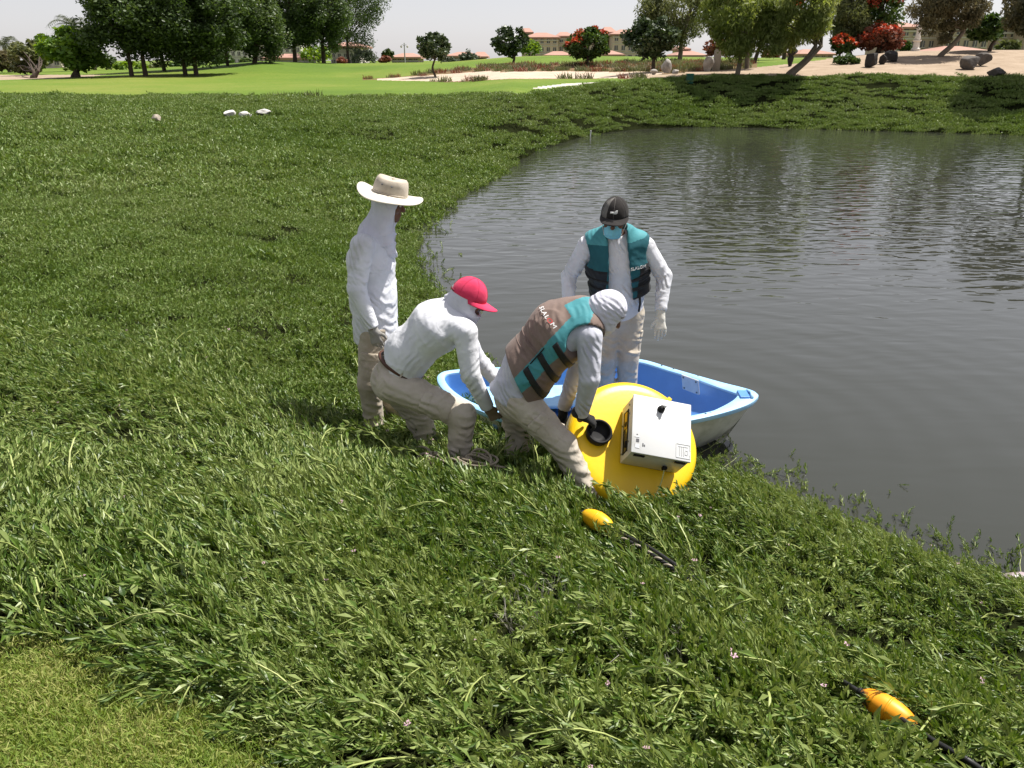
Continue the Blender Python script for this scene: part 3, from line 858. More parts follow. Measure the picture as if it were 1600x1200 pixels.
# ================================================================== solid modelling with distance fields
class Field:
    def __init__(s, lo, hi, h):
        s.h = h; s.lo = np.array(lo, float) - 2 * h
        s.n = np.ceil((np.array(hi, float) + 2 * h - s.lo) / h).astype(int) + 1
        s.ax = [s.lo[i] + h * np.arange(s.n[i]) for i in range(3)]
        s.f = np.full(s.n, 0.5, np.float32)
    def sub(s, lo, hi):
        i0 = np.clip(np.floor((np.array(lo) - s.lo) / s.h).astype(int), 0, s.n - 1)
        i1 = np.clip(np.ceil((np.array(hi) - s.lo) / s.h).astype(int) + 1, 1, s.n)
        sl = tuple(slice(a, b) for a, b in zip(i0, i1))
        X = s.ax[0][sl[0]][:, None, None]; Y = s.ax[1][sl[1]][None, :, None]; Z = s.ax[2][sl[2]][None, None, :]
        return sl, X, Y, Z
    def cap_d(s, X, Y, Z, a, b, ra, rb, flat=None, wr=None):
        a = np.array(a, float); b = np.array(b, float); ba = b - a
        px, py, pz = X - a[0], Y - a[1], Z - a[2]
        if flat is not None:
            u = np.array(flat[0], float); u /= np.linalg.norm(u); fc = 1 - 1 / flat[1]
            du = px * u[0] + py * u[1] + pz * u[2]
            px, py, pz = px - fc * du * u[0], py - fc * du * u[1], pz - fc * du * u[2]
            ba = ba - fc * ba.dot(u) * u
        L2 = max(ba.dot(ba), 1e-9); L = math.sqrt(L2)
        t = np.clip((px * ba[0] + py * ba[1] + pz * ba[2]) / L2, 0, 1)
        qx, qy, qz = px - t * ba[0], py - t * ba[1], pz - t * ba[2]
        d = np.sqrt(qx * qx + qy * qy + qz * qz) - (ra + (rb - ra) * t)
        if wr is not None:
            amp, freq, seed = wr[:3]
            foc = wr[3] if len(wr) > 3 else None         # (t0,width): where the folds gather
            g = np.random.default_rng(seed); o = g.normal(size=(4, 3)); ph = g.random(6) * 6.28
            ax = t * L
            w1 = o[0, 0] * qx + o[0, 1] * qy + o[0, 2] * qz; w2 = o[1, 0] * qx + o[1, 1] * qy + o[1, 2] * qz; w3 = o[2, 0] * qx + o[2, 1] * qy + o[2, 2] * qz
            p1 = 6.28 * freq * ax + 10 * w1 + 1.6 * np.sin(17 * w2 + ph[0]) + ph[1]
            p2 = 6.28 * freq * .63 * ax - 15 * w2 + 1.7 * np.sin(15 * w3 + ph[2]) + ph[3]
            fold = (1 - np.abs(np.sin(p1 * .5))) ** 2.6 + .7 * (1 - np.abs(np.sin(p2 * .5))) ** 3.0 - .33
            msk = np.clip(.5 + .7 * np.sin(9 * ax + 13 * w3 + ph[4]), 0, 1.1)
            if foc is not None: msk = msk * (.22 + np.exp(-((t - foc[0]) / foc[1]) ** 2))
            d = d - amp * fold * msk
        return d
    def cap(s, a, b, ra, rb=None, flat=None, k=.03, wr=None, op='u'):
        rb = ra if rb is None else rb
        m = max(ra, rb) * (max(1, flat[1]) if flat else 1) + k + .035
        lo = np.minimum(a, b) - m; hi = np.maximum(a, b) + m
        sl, X, Y, Z = s.sub(lo, hi)
        d = s.cap_d(X, Y, Z, a, b, ra, rb, flat, wr)
        s.comb(sl, d, k, op)
        return s
    def ell(s, c, rad, axes=None, k=.02, op='u'):
        c = np.array(c, float); rad = np.array(rad, float); m = rad.max() + k + .03
        sl, X, Y, Z = s.sub(c - m, c + m)
        px, py, pz = X - c[0], Y - c[1], Z - c[2]
        if axes is None: q = [px + 0 * py + 0 * pz, py + 0 * px + 0 * pz, pz + 0 * px + 0 * py]
        else: q = [px * a_[0] + py * a_[1] + pz * a_[2] for a_ in axes]
        k0 = np.sqrt(sum((q[i] / rad[i]) ** 2 for i in range(3))); k1 = np.sqrt(sum((q[i] / rad[i] ** 2) ** 2 for i in range(3))) + 1e-6
        s.comb(sl, k0 * (k0 - 1) / k1, k, op)
        return s
    def obox(s, c, half, axes, r=.01, k=.005, op='u'):
        c = np.array(c, float); m = float(np.linalg.norm(half)) + k + .02
        sl, X, Y, Z = s.sub(c - m, c + m)
        px, py, pz = X - c[0], Y - c[1], Z - c[2]
        q = [np.abs(px * a_[0] + py * a_[1] + pz * a_[2]) - (h_ - r) for a_, h_ in zip(axes, half)]
        d = np.sqrt(sum(np.maximum(x, 0) ** 2 for x in q)) + np.minimum(np.maximum(np.maximum(q[0], q[1]), q[2]), 0) - r
        s.comb(sl, d, k, op)
        return s
    def comb(s, sl, d, k, op):
        F = s.f[sl]
        if op == 'u':
            h = np.clip(.5 + .5 * (F - d) / k, 0, 1); s.f[sl] = F + (d - F) * h - k * h * (1 - h)
        elif op == '-':
            h = np.clip(.5 - .5 * (F + d) / k, 0, 1); s.f[sl] = F + (-d - F) * h + k * h * (1 - h)
    def cut(s, p, n, local=None):
        """keep the side opposite to n; local = radius round p"""
        p = np.array(p, float); n = np.array(n, float); n = n / np.linalg.norm(n)
        sl, X, Y, Z = s.sub(p - local, p + local) if local else s.sub(s.lo, s.lo + s.n * s.h)
        d = (X - p[0]) * n[0] + (Y - p[1]) * n[1] + (Z - p[2]) * n[2]
        s.f[sl] = np.maximum(s.f[sl], d)
        return s
    def mesh(s, smooth=1):
        f = s.f; nx, ny, nz = f.shape
        ins = f < 0
        c = ins[:-1, :-1, :-1].astype(np.int8)
        tot = sum(ins[a:nx - 1 + a, b:ny - 1 + b, c_:nz - 1 + c_].astype(np.int8) for a in (0, 1) for b in (0, 1) for c_ in (0, 1))
        act = (tot > 0) & (tot < 8)
        idx = np.argwhere(act)
        vid = np.full(act.shape, -1, np.int64); vid[act] = np.arange(len(idx))
        acc = np.zeros((len(idx), 3)); cnt = np.zeros(len(idx))
        I, J, K = idx.T
        for ax_ in range(3):
            for u in (0, 1):
                for v in (0, 1):
                    o0 = [0, 0, 0]; others = [q for q in range(3) if q != ax_]
                    o0[others[0]] = u; o0[others[1]] = v; o1 = list(o0); o1[ax_] = 1
                    f0 = f[I + o0[0], J + o0[1], K + o0[2]]; f1 = f[I + o1[0], J + o1[1], K + o1[2]]
                    m = (f0 < 0) != (f1 < 0)
                    t = np.where(m, f0 / np.where(m, f0 - f1, 1), 0)
                    p = np.tile(np.array(o0, float), (len(idx), 1)); p[:, ax_] = t
                    acc[m] += p[m]; cnt[m] += 1
        V = s.lo + (idx + acc / cnt[:, None]) * s.h
        Q = []
        for ax_ in range(3):
            o = [q for q in range(3) if q != ax_]
            s0 = [slice(None)] * 3; s1 = [slice(None)] * 3
            s0[ax_] = slice(0, -1); s1[ax_] = slice(1, None)
            ch = ins[tuple(s0)] != ins[tuple(s1)]
            e = np.argwhere(ch)
            lim = np.array(f.shape)
            e = e[(e[:, o[0]] > 0) & (e[:, o[1]] > 0) & (e[:, o[0]] < lim[o[0]] - 1) & (e[:, o[1]] < lim[o[1]] - 1)]
            if not len(e): continue
            def vv(da, db):
                g = e.copy(); g[:, o[0]] -= da; g[:, o[1]] -= db
                return vid[g[:, 0], g[:, 1], g[:, 2]]
            q = np.stack([vv(1, 1), vv(0, 1), vv(0, 0), vv(1, 0)], -1)
            flip = ins[e[:, 0], e[:, 1], e[:, 2]]
            if ax_ == 1: flip = ~flip
            q[~flip] = q[~flip][:, ::-1]
            Q.append(q)
        Q = np.concatenate(Q); Q = Q[(Q >= 0).all(1)]
        for _ in range(smooth):
            A = np.zeros_like(V); C = np.zeros(len(V))
            for a, b in ((0, 1), (1, 2), (2, 3), (3, 0)):
                np.add.at(A, Q[:, a], V[Q[:, b]]); np.add.at(C, Q[:, a], 1)
                np.add.at(A, Q[:, b], V[Q[:, a]]); np.add.at(C, Q[:, b], 1)
            V = V * .5 + .5 * A / np.maximum(C, 1)[:, None]
        return V, Q
    def build(s, name, mat, parent=None, smooth=1, mats=None, classify=None):
        V, Q = s.mesh(smooth)
        mi = None
        if classify is not None:
            mi = classify(V[Q].mean(1))
        return mesh_obj(name, V, Q, mat, parent, True, mats=mats, midx=mi)

def islands(V, Q):
    par = np.arange(len(V))
    while True:
        m = par[Q].min(1); new = par.copy()
        for k in range(4): np.minimum.at(new, Q[:, k], m)
        new = new[new]
        if (new == par).all(): break
        par = new
    out = []
    for r_ in np.unique(par[Q[:, 0]]):
        q = Q[par[Q[:, 0]] == r_]; u, inv = np.unique(q, return_inverse=True)
        if len(q) > 30: out.append((V[u], inv.reshape(-1, 4)))
    return out

def nrm(v): v = np.array(v, float); return v / (np.linalg.norm(v) + 1e-12)
def A3(v): return np.array((v[0], v[1], v[2]), float)

# ------------------------------------------------------------------ materials of the people
def cloth(name, c1, c2, stain=None, bump=.28, bscale=22, rough=.9, fold=(0, 35, 20), fscale=9.0):
    m, nt, out = new_mat(name); L = nt.links
    tc = N(nt, 'ShaderNodeTexCoord')
    b = N(nt, 'ShaderNodeBsdfPrincipled', Roughness=rough); b.inputs['Specular IOR Level'].default_value = .12
    b.inputs['Sheen Weight'].default_value = .08
    n1 = N(nt, 'ShaderNodeTexNoise', Scale=7.0, Detail=5.0, Roughness=.62); L.new(tc.outputs['Object'], n1.inputs[0])
    col = ramp(nt, n1.outputs[0], [(.36, c2), (.62, c1)])
    if stain:
        n3 = N(nt, 'ShaderNodeTexNoise', Scale=3.3, Detail=6.0, Roughness=.7); L.new(tc.outputs['Object'], n3.inputs[0])
        f = ramp(nt, n3.outputs[0], [(.56, (0, 0, 0)), (.76, (1, 1, 1))])
        mx = N(nt, 'ShaderNodeMixRGB'); mx.inputs[2].default_value = tuple(stain) + (1,); L.new(f, mx.inputs[0]); L.new(col, mx.inputs[1]); col = mx.outputs[0]
    L.new(col, b.inputs['Base Color'])
    # drag folds: distorted bands that come and go, plus soft creasing
    mp = N(nt, 'ShaderNodeMapping'); mp.inputs['Rotation'].default_value = tuple(R(q) for q in fold); L.new(tc.outputs['Object'], mp.inputs[0])
    wv = N(nt, 'ShaderNodeTexWave', Scale=fscale, Distortion=13.0, Detail=2.2); wv.inputs['Detail Scale'].default_value = .35; L.new(mp.outputs[0], wv.inputs['Vector'])
    nm = N(nt, 'ShaderNodeTexNoise', Scale=6.5, Detail=2.0); L.new(tc.outputs['Object'], nm.inputs[0])
    mk = ramp(nt, nm.outputs[0], [(.44, (0, 0, 0)), (.60, (1, 1, 1))])
    mu = N(nt, 'ShaderNodeMath', operation='MULTIPLY'); L.new(wv.outputs['Fac'], mu.inputs[0]); L.new(mk, mu.inputs[1])
    n2 = N(nt, 'ShaderNodeTexNoise', Scale=bscale * .5, Detail=2.0, Roughness=.5, Distortion=.8); L.new(tc.outputs['Object'], n2.inputs[0])
    ad = N(nt, 'ShaderNodeMath', operation='MULTIPLY_ADD'); L.new(n2.outputs[0], ad.inputs[0]); ad.inputs[1].default_value = 1.3; L.new(mu.outputs[0], ad.inputs[2])
    bp = N(nt, 'ShaderNodeBump', Strength=min(1, bump * 3.5), Distance=.0075); L.new(ad.outputs[0], bp.inputs['Height'])
    L.new(bp.outputs[0], b.inputs['Normal'])
    L.new(b.outputs[0], out.inputs[0])
    return m
M_skin = surf('skin', (.155, .072, .04), (.115, .052, .03), scale=14, rough=.55, spec=.35)
M_shirt = cloth('white_shirt', (.66, .67, .72), (.58, .59, .64), stain=(.50, .49, .50))
M_shirt_b = cloth('thin_white_shirt', (.68, .69, .73), (.60, .61, .66), stain=(.53, .52, .54), fold=(10, -40, 0), fscale=8.0, bump=.2)
M_shirt_worn = cloth('worn_shirt', (.50, .51, .58), (.43, .44, .51), stain=(.36, .36, .38))
M_scarf = cloth('white_scarf', (.62, .62, .70), (.54, .54, .62), bump=.2, bscale=34)
M_pants = cloth('khaki_trousers', (.50, .45, .385), (.42, .37, .305), stain=(.33, .28, .215), bump=.3, bscale=24, fold=(0, 70, 15), fscale=7.0)
M_pants_d = cloth('khaki_dirty', (.44, .385, .315), (.35, .30, .235), stain=(.25, .205, .15), bump=.3, bscale=24, fold=(0, 70, 15), fscale=7.0)
M_pink = cloth('pink_cap', (.70, .055, .13), (.58, .04, .10), bump=.05, bscale=40)
M_black_cap = cloth('black_cap', (.028, .025, .024), (.018, .016, .016), bump=.05, bscale=40)
M_grey_cap = cloth('grey_cap', (.16, .15, .14), (.12, .115, .11), bump=.05)
M_hat = cloth('bush_hat', (.56, .50, .42), (.44, .38, .31), stain=(.33, .27, .21), bump=.06)
M_brown = cloth('vest_brown', (.205, .15, .128), (.165, .118, .10), bump=.1, rough=.65)
M_teal = cloth('vest_teal', (.075, .285, .32), (.055, .225, .255), bump=.1, rough=.6)
M_teal_d = cloth('vest_teal_deep', (.020, .105, .130), (.014, .08, .10), bump=.1, rough=.6)
M_vblack = cloth('vest_black', (.022, .022, .025), (.012, .012, .014), bump=.1, rough=.6)
M_strap = surf('strap_webbing', (.012, .012, .013), (.02, .02, .021), scale=40, rough=.6, bump=.3, bscale=300)
M_glove_w = cloth('glove_white', (.62, .61, .57), (.5, .49, .45), bump=.08, bscale=60)
M_glove_g = cloth('glove_grey', (.30, .29, .27), (.22, .21, .19), bump=.08, bscale=60)
M_glove_t = cloth('glove_tan', (.27, .20, .13), (.19, .14, .09), bump=.08, bscale=60)
M_glove_b = cloth('glove_black', (.02, .02, .021), (.035, .034, .034), bump=.08, bscale=60)
M_mask = cloth('blue_mask', (.22, .56, .70), (.18, .48, .62), bump=.1, bscale=20)
M_white = surf('white_print', (.8, .8, .8), (.75, .75, .75), rough=.6)
M_red = surf('red_print', (.6, .05, .05), (.5, .04, .04), rough=.6)
M_dark = surf('dark_print', (.05, .05, .06), (.08, .08, .09), rough=.6)
M_belt = surf('brown_belt', (.085, .032, .018), (.06, .022, .013), scale=20, rough=.5, spec=.4)
M_shoe = cloth('canvas_shoe', (.34, .34, .35), (.22, .22, .23), bump=.3)
M_eye = surf('eye_white', (.55, .52, .48), (.5, .47, .43), rough=.3)
M_hair = surf('black_hair', (.012, .010, .009), (.02, .017, .015), scale=40, rough=.6)

def bounds(pts, m):
    P = np.array([A3(p) for p in pts]); return P.min(0) - m, P.max(0) + m

def frame(up, fwd):
    up = nrm(up); fwd = nrm(np.array(fwd) - up * np.dot(fwd, up)); right = nrm(np.cross(fwd, up))
    return right, fwd, up

def head_prims(F, J, grow=0.0, face=True):
    r, f, u = J['hr'], J['hf'], J['hu']; c = J['head']
    ax = (r, f, u)
    F.ell(c + u * .02 - f * .006, (.077 + grow, .096 + grow, .098 + grow), ax, k=.02)
    F.ell(c - u * .045 + f * .02, (.058 + grow, .068 + grow, .072 + grow), ax, k=.03)       # jaw
    if face:
        F.ell(c - u * .092 + f * .068, (.026, .022, .02), ax, k=.03)                         # chin
        F.cap(c + u * .012 + f * .086, c - u * .026 + f * .108, .009, .0135, k=.012)        # nose
        for s_ in (-1, 1):
            F.ell(c - u * .028 + f * .098 + r * s_ * .014, (.009, .01, .008), ax, k=.008)   # nostrils
            F.ell(c + u * .028 + f * .083 + r * s_ * .034, (.022, .012, .009), ax, k=.015)  # brow
            F.ell(c - u * .022 + f * .070 + r * s_ * .044, (.02, .018, .018), ax, k=.025)   # cheek
            F.ell(c + u * .006 + f * .094 + r * s_ * .032, (.016, .012, .011), ax, k=.006, op='-')  # eye socket
            F.ell(c - u * .004 - f * .006 + r * s_ * .079, (.011, .02, .033), ax, k=.008)   # ear
        F.cap(c - u * .058 + f * .086 + r * .02, c - u * .058 + f * .086 - r * .02, .0085, k=.008)  # lips
        F.cap(c - u * .070 + f * .085 + r * .015, c - u * .070 + f * .085 - r * .015, .009, k=.008)

def body_mesh(J, root):
    pts = [J[k] for k in J if k not in ('hr', 'hf', 'hu', 'front', 'right', 'up')]
    lo, hi = bounds(pts, .2)
    F = Field(lo, hi, .0075)
    side = J['right']
    F.cap(J['pelvis'], J['waist'], .105, .10, (side, 1.3), .04)
    F.cap(J['waist'], J['chest'], .10, .115, (side, 1.35), .05)
    F.cap(J['chest'], J['neck'], .11, .05, (side, 1.3), .05)
    F.cap(J['neck'], J['head'] - J['hu'] * .05, .052, .05, None, .03)
    for s_ in ('R', 'L'):
        F.cap(J['neck'] * .6 + J['chest'] * .4, J['sh' + s_], .06, .052, None, .04)
        F.cap(J['sh' + s_], J['el' + s_], .048, .038, None, .03)
        F.cap(J['el' + s_], J['wr' + s_], .037, .026, None, .02)
        hd = nrm(J['wr' + s_] - J['el' + s_])
        F.cap(J['wr' + s_], J['wr' + s_] + hd * .04, .025, .022, None, .02)
        F.cap(J['pelvis'], J['hip' + s_], .10, .088, None, .04)
        F.cap(J['hip' + s_], J['kn' + s_], .082, .055, None, .03)
        F.cap(J['kn' + s_], J['an' + s_], .055, .036, None, .03)
        F.cap(J['an' + s_], J['toe' + s_], .034, .03, None, .02)
    head_prims(F, J)
    o = F.build('body', M_skin, root)
    for s_ in (-1, 1):
        c = J['head'] + J['hu'] * .008 + J['hf'] * .085 + J['hr'] * s_ * .032
        mb = MB().lathe([(0, -.010), (.007, -.008), (.011, 0), (.008, .007), (.0042, .0098)], 12, Matrix(((*J['hr'], 0),)).to_4x4() if False else basis(c, J['hr'], J['hu'], J['hf']))
        e = mb.build('eye', M_eye, o, True)
        MB().lathe([(.005, .0092), (.0035, .0112), (0, .0116)], 10, basis(c, J['hr'], J['hu'], J['hf'])).build('iris', M_dark, o, True)
    # eyebrows
    for s_ in (-1, 1):
        c = J['head'] + J['hu'] * .034 + J['hf'] * .096 + J['hr'] * s_ * .034
        MB().tube([c - J['hr'] * .017 * s_ * 1.0, c + J['hu'] * .004, c + J['hr'] * .018 * s_ - J['hf'] * .008 - J['hu'] * .002], [.003, .0038, .0022], 6).build('eyebrow', M_hair, o, True)
    return o

def basis(o, x, y, z):
    return Matrix(((x[0], y[0], z[0], o[0]), (x[1], y[1], z[1], o[1]), (x[2], y[2], z[2], o[2]), (0, 0, 0, 1)))

def hand_mesh(name, wrist, d, n, thumb, mat, root, curl=(.3, .35, .25), cuff=.05, spread=1.0, tcurl=.3, grow=1.0):
    """wrist point, direction of the fingers, palm normal (out of the palm), thumb side"""
    w = A3(wrist); d = nrm(d); n = nrm(np.array(n) - d * np.dot(n, d)); t = nrm(np.array(thumb) - d * np.dot(thumb, d) - n * np.dot(thumb, n))
    F = Field(w - .23, w + .23, .0042)
    F.cap(w - d * cuff, w + d * .015, .031 * grow, .028 * grow, (t, 1.15), .012)
    for q in np.linspace(-1, 1, 4):
        F.cap(w + d * .012 + t * q * .014, w + d * .088 + t * q * .028 * spread, .0145 * grow, .0125 * grow, None, .014)
    for i, (off, L) in enumerate(((.031, .074), (.0105, .084), (-.0105, .078), (-.031, .062))):
        p = w + d * (.09 - .004 * abs(i - 1)) + t * off * spread
        dd = d + t * (off * 3.0 * (spread - .6)); dd = nrm(dd); a = 0
        for j, fr in enumerate((.45, .31, .24)):
            a += curl[j] * (1 + .08 * i)
            v = dd * math.cos(a) + n * math.sin(a)
            q = p + v * L * fr
            F.cap(p, q, (.0098 - .0008 * j) * grow, (.009 - .0009 * j) * grow, None, .004)
            p = q
    p = w + d * .028 + t * .026 + n * .006
    v = nrm(d * .75 + t * .75 + n * (.25 + tcurl * .4)); q = p + v * .04
    F.cap(w + d * .01 + t * .012, p, .018 * grow, .016 * grow, None, .012)
    F.cap(p, q, .0135 * grow, .0115 * grow, None, .008)
    v = nrm(d * .95 + t * (.35 - tcurl * .5) + n * (.2 + tcurl * .6)); F.cap(q, q + v * .034, .0112 * grow, .0088 * grow, None, .005)
    return F.build(name, mat, root)

def shirt_mesh(J, root, mat, loose=1.0, hem=.10, seed=1, amp=.009, torso_f=1.0, hemv=None):
    amp *= .8
    pts = [J[k] for k in ('pelvis', 'waist', 'chest', 'neck', 'shR', 'shL', 'elR', 'elL', 'wrR', 'wrL')]
    lo, hi = bounds(pts, .26)
    F = Field(lo, hi, .0075)
    side = J['right']
    down = nrm(J['pelvis'] - J['waist'])
    pb = J['pelvis'] + down * hem
    F.cap(pb, J['waist'], .148 * loose, .138 * loose, (side, 1.22), .05, (amp * .9, 9, seed))
    F.cap(J['waist'], J['chest'], .136 * loose, .15 * torso_f, (side, 1.28), .06, (amp, 11, seed + 1))
    F.cap(J['chest'], J['neck'], .146 * torso_f, .068, (side, 1.28), .06, (amp * .7, 11, seed + 2))
    F.cut(pb + down * .02, down if hemv is None else down + np.array(hemv), .34)
    for i, s_ in enumerate('RL'):
        F.cap(J['neck'] * .62 + J['chest'] * .38, J['sh' + s_], .085, .072, None, .06, (amp * .5, 12, seed + 5 + i))
        F.cap(J['sh' + s_], J['el' + s_], .072 * loose, .058 * loose, None, .016, (amp * .9, 16, seed + 7 + i, (1.0, .6)))
        F.cap(J['el' + s_], J['wr' + s_], .058 * loose, .042 * loose, None, .008, (amp * .9, 18, seed + 9 + i, (.05, .8)))
        hd = nrm(J['wr' + s_] - J['el' + s_])
        F.cut(J['wr' + s_] - hd * .005, hd, .07)
    F.cap(J['neck'] - (J['chest'] - J['neck']) * .15, J['head'], .06, .06, None, .01, op='-')
    return F.build('shirt', mat, root, 2)

def trousers_mesh(J, root, mat, seed=1, amp=.010, loose=1.0, top=.03, rise=.09):
    amp *= 1.25
    pts = [J[k] for k in ('pelvis', 'hipR', 'hipL', 'knR', 'knL', 'anR', 'anL')]
    lo, hi = bounds(pts, .24)
    F = Field(lo, hi, .0075)
    side = J['right']; up = nrm(J['waist'] - J['pelvis'])
    F.cap(J['pelvis'] + up * top, (J['hipR'] + J['hipL']) / 2, .132, .14, (side, 1.2), .05, (amp * .5, 9, seed))
    F.cut(J['pelvis'] + up * (top + rise), up, .3)
    for i, s_ in enumerate('RL'):
        h, k_, a = J['hip' + s_], J['kn' + s_], J['an' + s_]
        F.cap(h, k_, .112 * loose, .083 * loose, None, .05, (amp, 11, seed + 3 + i, (.95, .55)))
        F.cap(k_, a, .083 * loose, .070 * loose, None, .03, (amp * 1.25, 13, seed + 6 + i, (.9, .6)))
        ld = nrm(a - k_)
        F.cut(a + ld * .01, ld, .12)
    o = F.build('trousers', mat, root, 2)
    # cargo pocket with flap on the outer thigh, seam following the leg
    for s_, sg in (('R', 1), ('L', -1)):
        h, k_ = J['hip' + s_], J['kn' + s_]; ld = nrm(k_ - h); L = np.linalg.norm(k_ - h)
        out = nrm(side * sg - ld * np.dot(side * sg, ld)); fr = np.cross(ld, out)
        G = Field(*bounds([h, k_], .2), .0075)
        r0 = (.112 + (.083 - .112) * .62) * loose
        G.cap(h, k_, .112 * loose + .005, .083 * loose + .005, None, .01)
        cpt = h + ld * (L * .66)
        box_and(G, cpt + out * .115 - fr * .01, (.06, .062, .095), (out, fr, ld))
        pk = G.build('cargo_pocket', mat, o)
        G = Field(*bounds([h, k_], .2), .0075)
        G.cap(h, k_, .112 * loose + .009, .083 * loose + .009, None, .01)
        box_and(G, cpt + out * .115 - fr * .01 - ld * .075, (.06, .068, .03), (out, fr, ld))
        G.build('pocket_flap', mat, o)
    return o

def box_and(G, c, half, axes, r=.012):
    X, Y, Z = G.ax[0][:, None, None], G.ax[1][None, :, None], G.ax[2][None, None, :]
    px, py, pz = X - c[0], Y - c[1], Z - c[2]
    q = [np.abs(px * a_[0] + py * a_[1] + pz * a_[2]) - (h_ - r) for a_, h_ in zip(axes, half)]
    d = np.sqrt(sum(np.maximum(x, 0) ** 2 for x in q)) + np.minimum(np.maximum(np.maximum(q[0], q[1]), q[2]), 0) - r
    G.f = np.maximum(G.f, d.astype(np.float32))

def shoes(J, root, mat=None):
    for s_ in 'RL':
        a, t = J['an' + s_], J['toe' + s_]
        F = Field(*bounds([a, t], .12), .0065)
        d = nrm((t - a) * np.array([1, 1, 0])); sd = np.array([-d[1], d[0], 0])
        heel = np.array([a[0], a[1], t[2]]) - d * .045
        F.cap(heel, t, .042, .036, (sd, 1.15), .02); F.cap(a + np.array([0, 0, .04]), (heel + t) / 2 * .4 + heel * .6, .05, .046, None, .03)
        F.cut(np.array([0, 0, t[2] - .034]), (0, 0, -1))
        F.build('shoe', mat or M_shoe, root)

def cap_mesh(J, root, mat, bmat=None, tilt=0.0, brimL=.085, panel=None, drop=.0):
    """baseball cap: crown with six panels, visor, button and rear opening strap"""
    r, f, u = J['hr'], J['hf'], J['hu']; c = J['head'] + u * (.034 - drop)
    if tilt:
        f2 = f * math.cos(tilt) - u * math.sin(tilt); u2 = u * math.cos(tilt) + f * math.sin(tilt); f, u = f2, u2
    B = basis(c, r, f, u); v = []; fa = []; nseg, nr_ = 48, 14; mi = []
    for i in range(nr_ + 1):
        ph = i / nr_ * math.pi / 2
        for k in range(nseg):
            th = 2 * math.pi * k / nseg
            seam = .0022 * abs(math.cos(3 * th)) ** .5
            rx, ry, rz = .094, .113, .108
            cr = math.cos(ph) ** .82
            v.append(B @ Vector((math.cos(th) * (rx + seam) * cr, math.sin(th) * (ry + seam) * cr, math.sin(ph) * (rz + seam) - .012 * (1 - i / nr_))))
    for i in range(nr_):
        for k in range(nseg):
            k2 = (k + 1) % nseg
            fa.append((i * nseg + k, i * nseg + k2, (i + 1) * nseg + k2, (i + 1) * nseg + k))
            th = 360 * (k + .5) / nseg
            mi.append(1 if panel and panel[0] < th < panel[1] else 0)
    root_cap = mesh_obj('cap', v, fa, None, root, True, mats=[mat, bmat or mat], midx=mi)
    sm = root_cap.modifiers.new('thick', 'SOLIDIFY'); sm.thickness = .004; sm.offset = -1
    # visor
    v = []; fa = []; nu, nv = 20, 8
    for j in range(nv + 1):
        w = j / nv
        for i in range(nu + 1):
            a = (i / nu - .5) * math.pi * .96
            rx, ry = .094 + .002, .113
            reach = math.cos(a) ** .75 if abs(a) < math.pi / 2 else 0
            x = math.sin(a) * (rx + .004 * w); y = math.cos(a) * ry + brimL * w * reach
            z = -.010 - .012 * w * reach - .022 * (math.sin(a) ** 2) * (w * .9 + .1)
            v.append(B @ Vector((x, y, z)))
    for j in range(nv):
        for i in range(nu):
            q = j * (nu + 1) + i; fa.append((q, q + 1, q + nu + 2, q + nu + 1))
    vis = mesh_obj('visor', v, fa, mat, root_cap, True)
    sm = vis.modifiers.new('thick', 'SOLIDIFY'); sm.thickness = .005
    MB().lathe([(.009, .094), (.008, .098), (0, .100)], 10, B).build('button', mat, root_cap, True)
    for q in range(6):      # stitched seams over the crown
        th = math.pi / 6 + q * math.pi / 3; pts = []
        for i in range(9):
            ph = i / 8 * math.pi / 2 * .97; cr = math.cos(ph) ** .82
            pts.append(B @ Vector((math.cos(th) * .0955 * cr, math.sin(th) * .1145 * cr, math.sin(ph) * .1095 - .012 * (1 - i / 8))))
        MB().tube(pts, .0013, 5).build('seam', bmat or mat, root_cap, True)
    return root_cap, B

def text_mesh(txt, size, B, mat, parent, depth=.001):
    cu = bpy.data.curves.new('lettering', 'FONT'); cu.body = txt; cu.size = size; cu.extrude = depth; cu.align_x = 'CENTER'; cu.align_y = 'CENTER'
    o = bpy.data.objects.new('lettering', cu); COL.objects.link(o)
    dg = bpy.context.evaluated_depsgraph_get()
    me = bpy.data.meshes.new_from_object(o.evaluated_get(dg))
    bpy.data.objects.remove(o, do_unlink=True)
    me.transform(B); me.materials.clear(); me.materials.append(mat); me.name = 'lettering'
    o = bpy.data.objects.new('lettering', me); COL.objects.link(o)
    if parent is not None: adopt(o, parent)
    return o

def joints(**kw):
    """pixel triples (px, py, metres ahead) -> world points"""
    J = {}
    for k, v in kw.items():
        J[k] = A3(at(*v)) if len(v) == 3 and isinstance(v, tuple) else np.array(v, float)
    J['right'] = nrm(J['shR'] - J['shL'])
    return J

def drop_feet(J):
    for s_ in 'RL':
        gx, gy = J['an' + s_][0], J['an' + s_][1]
        return J
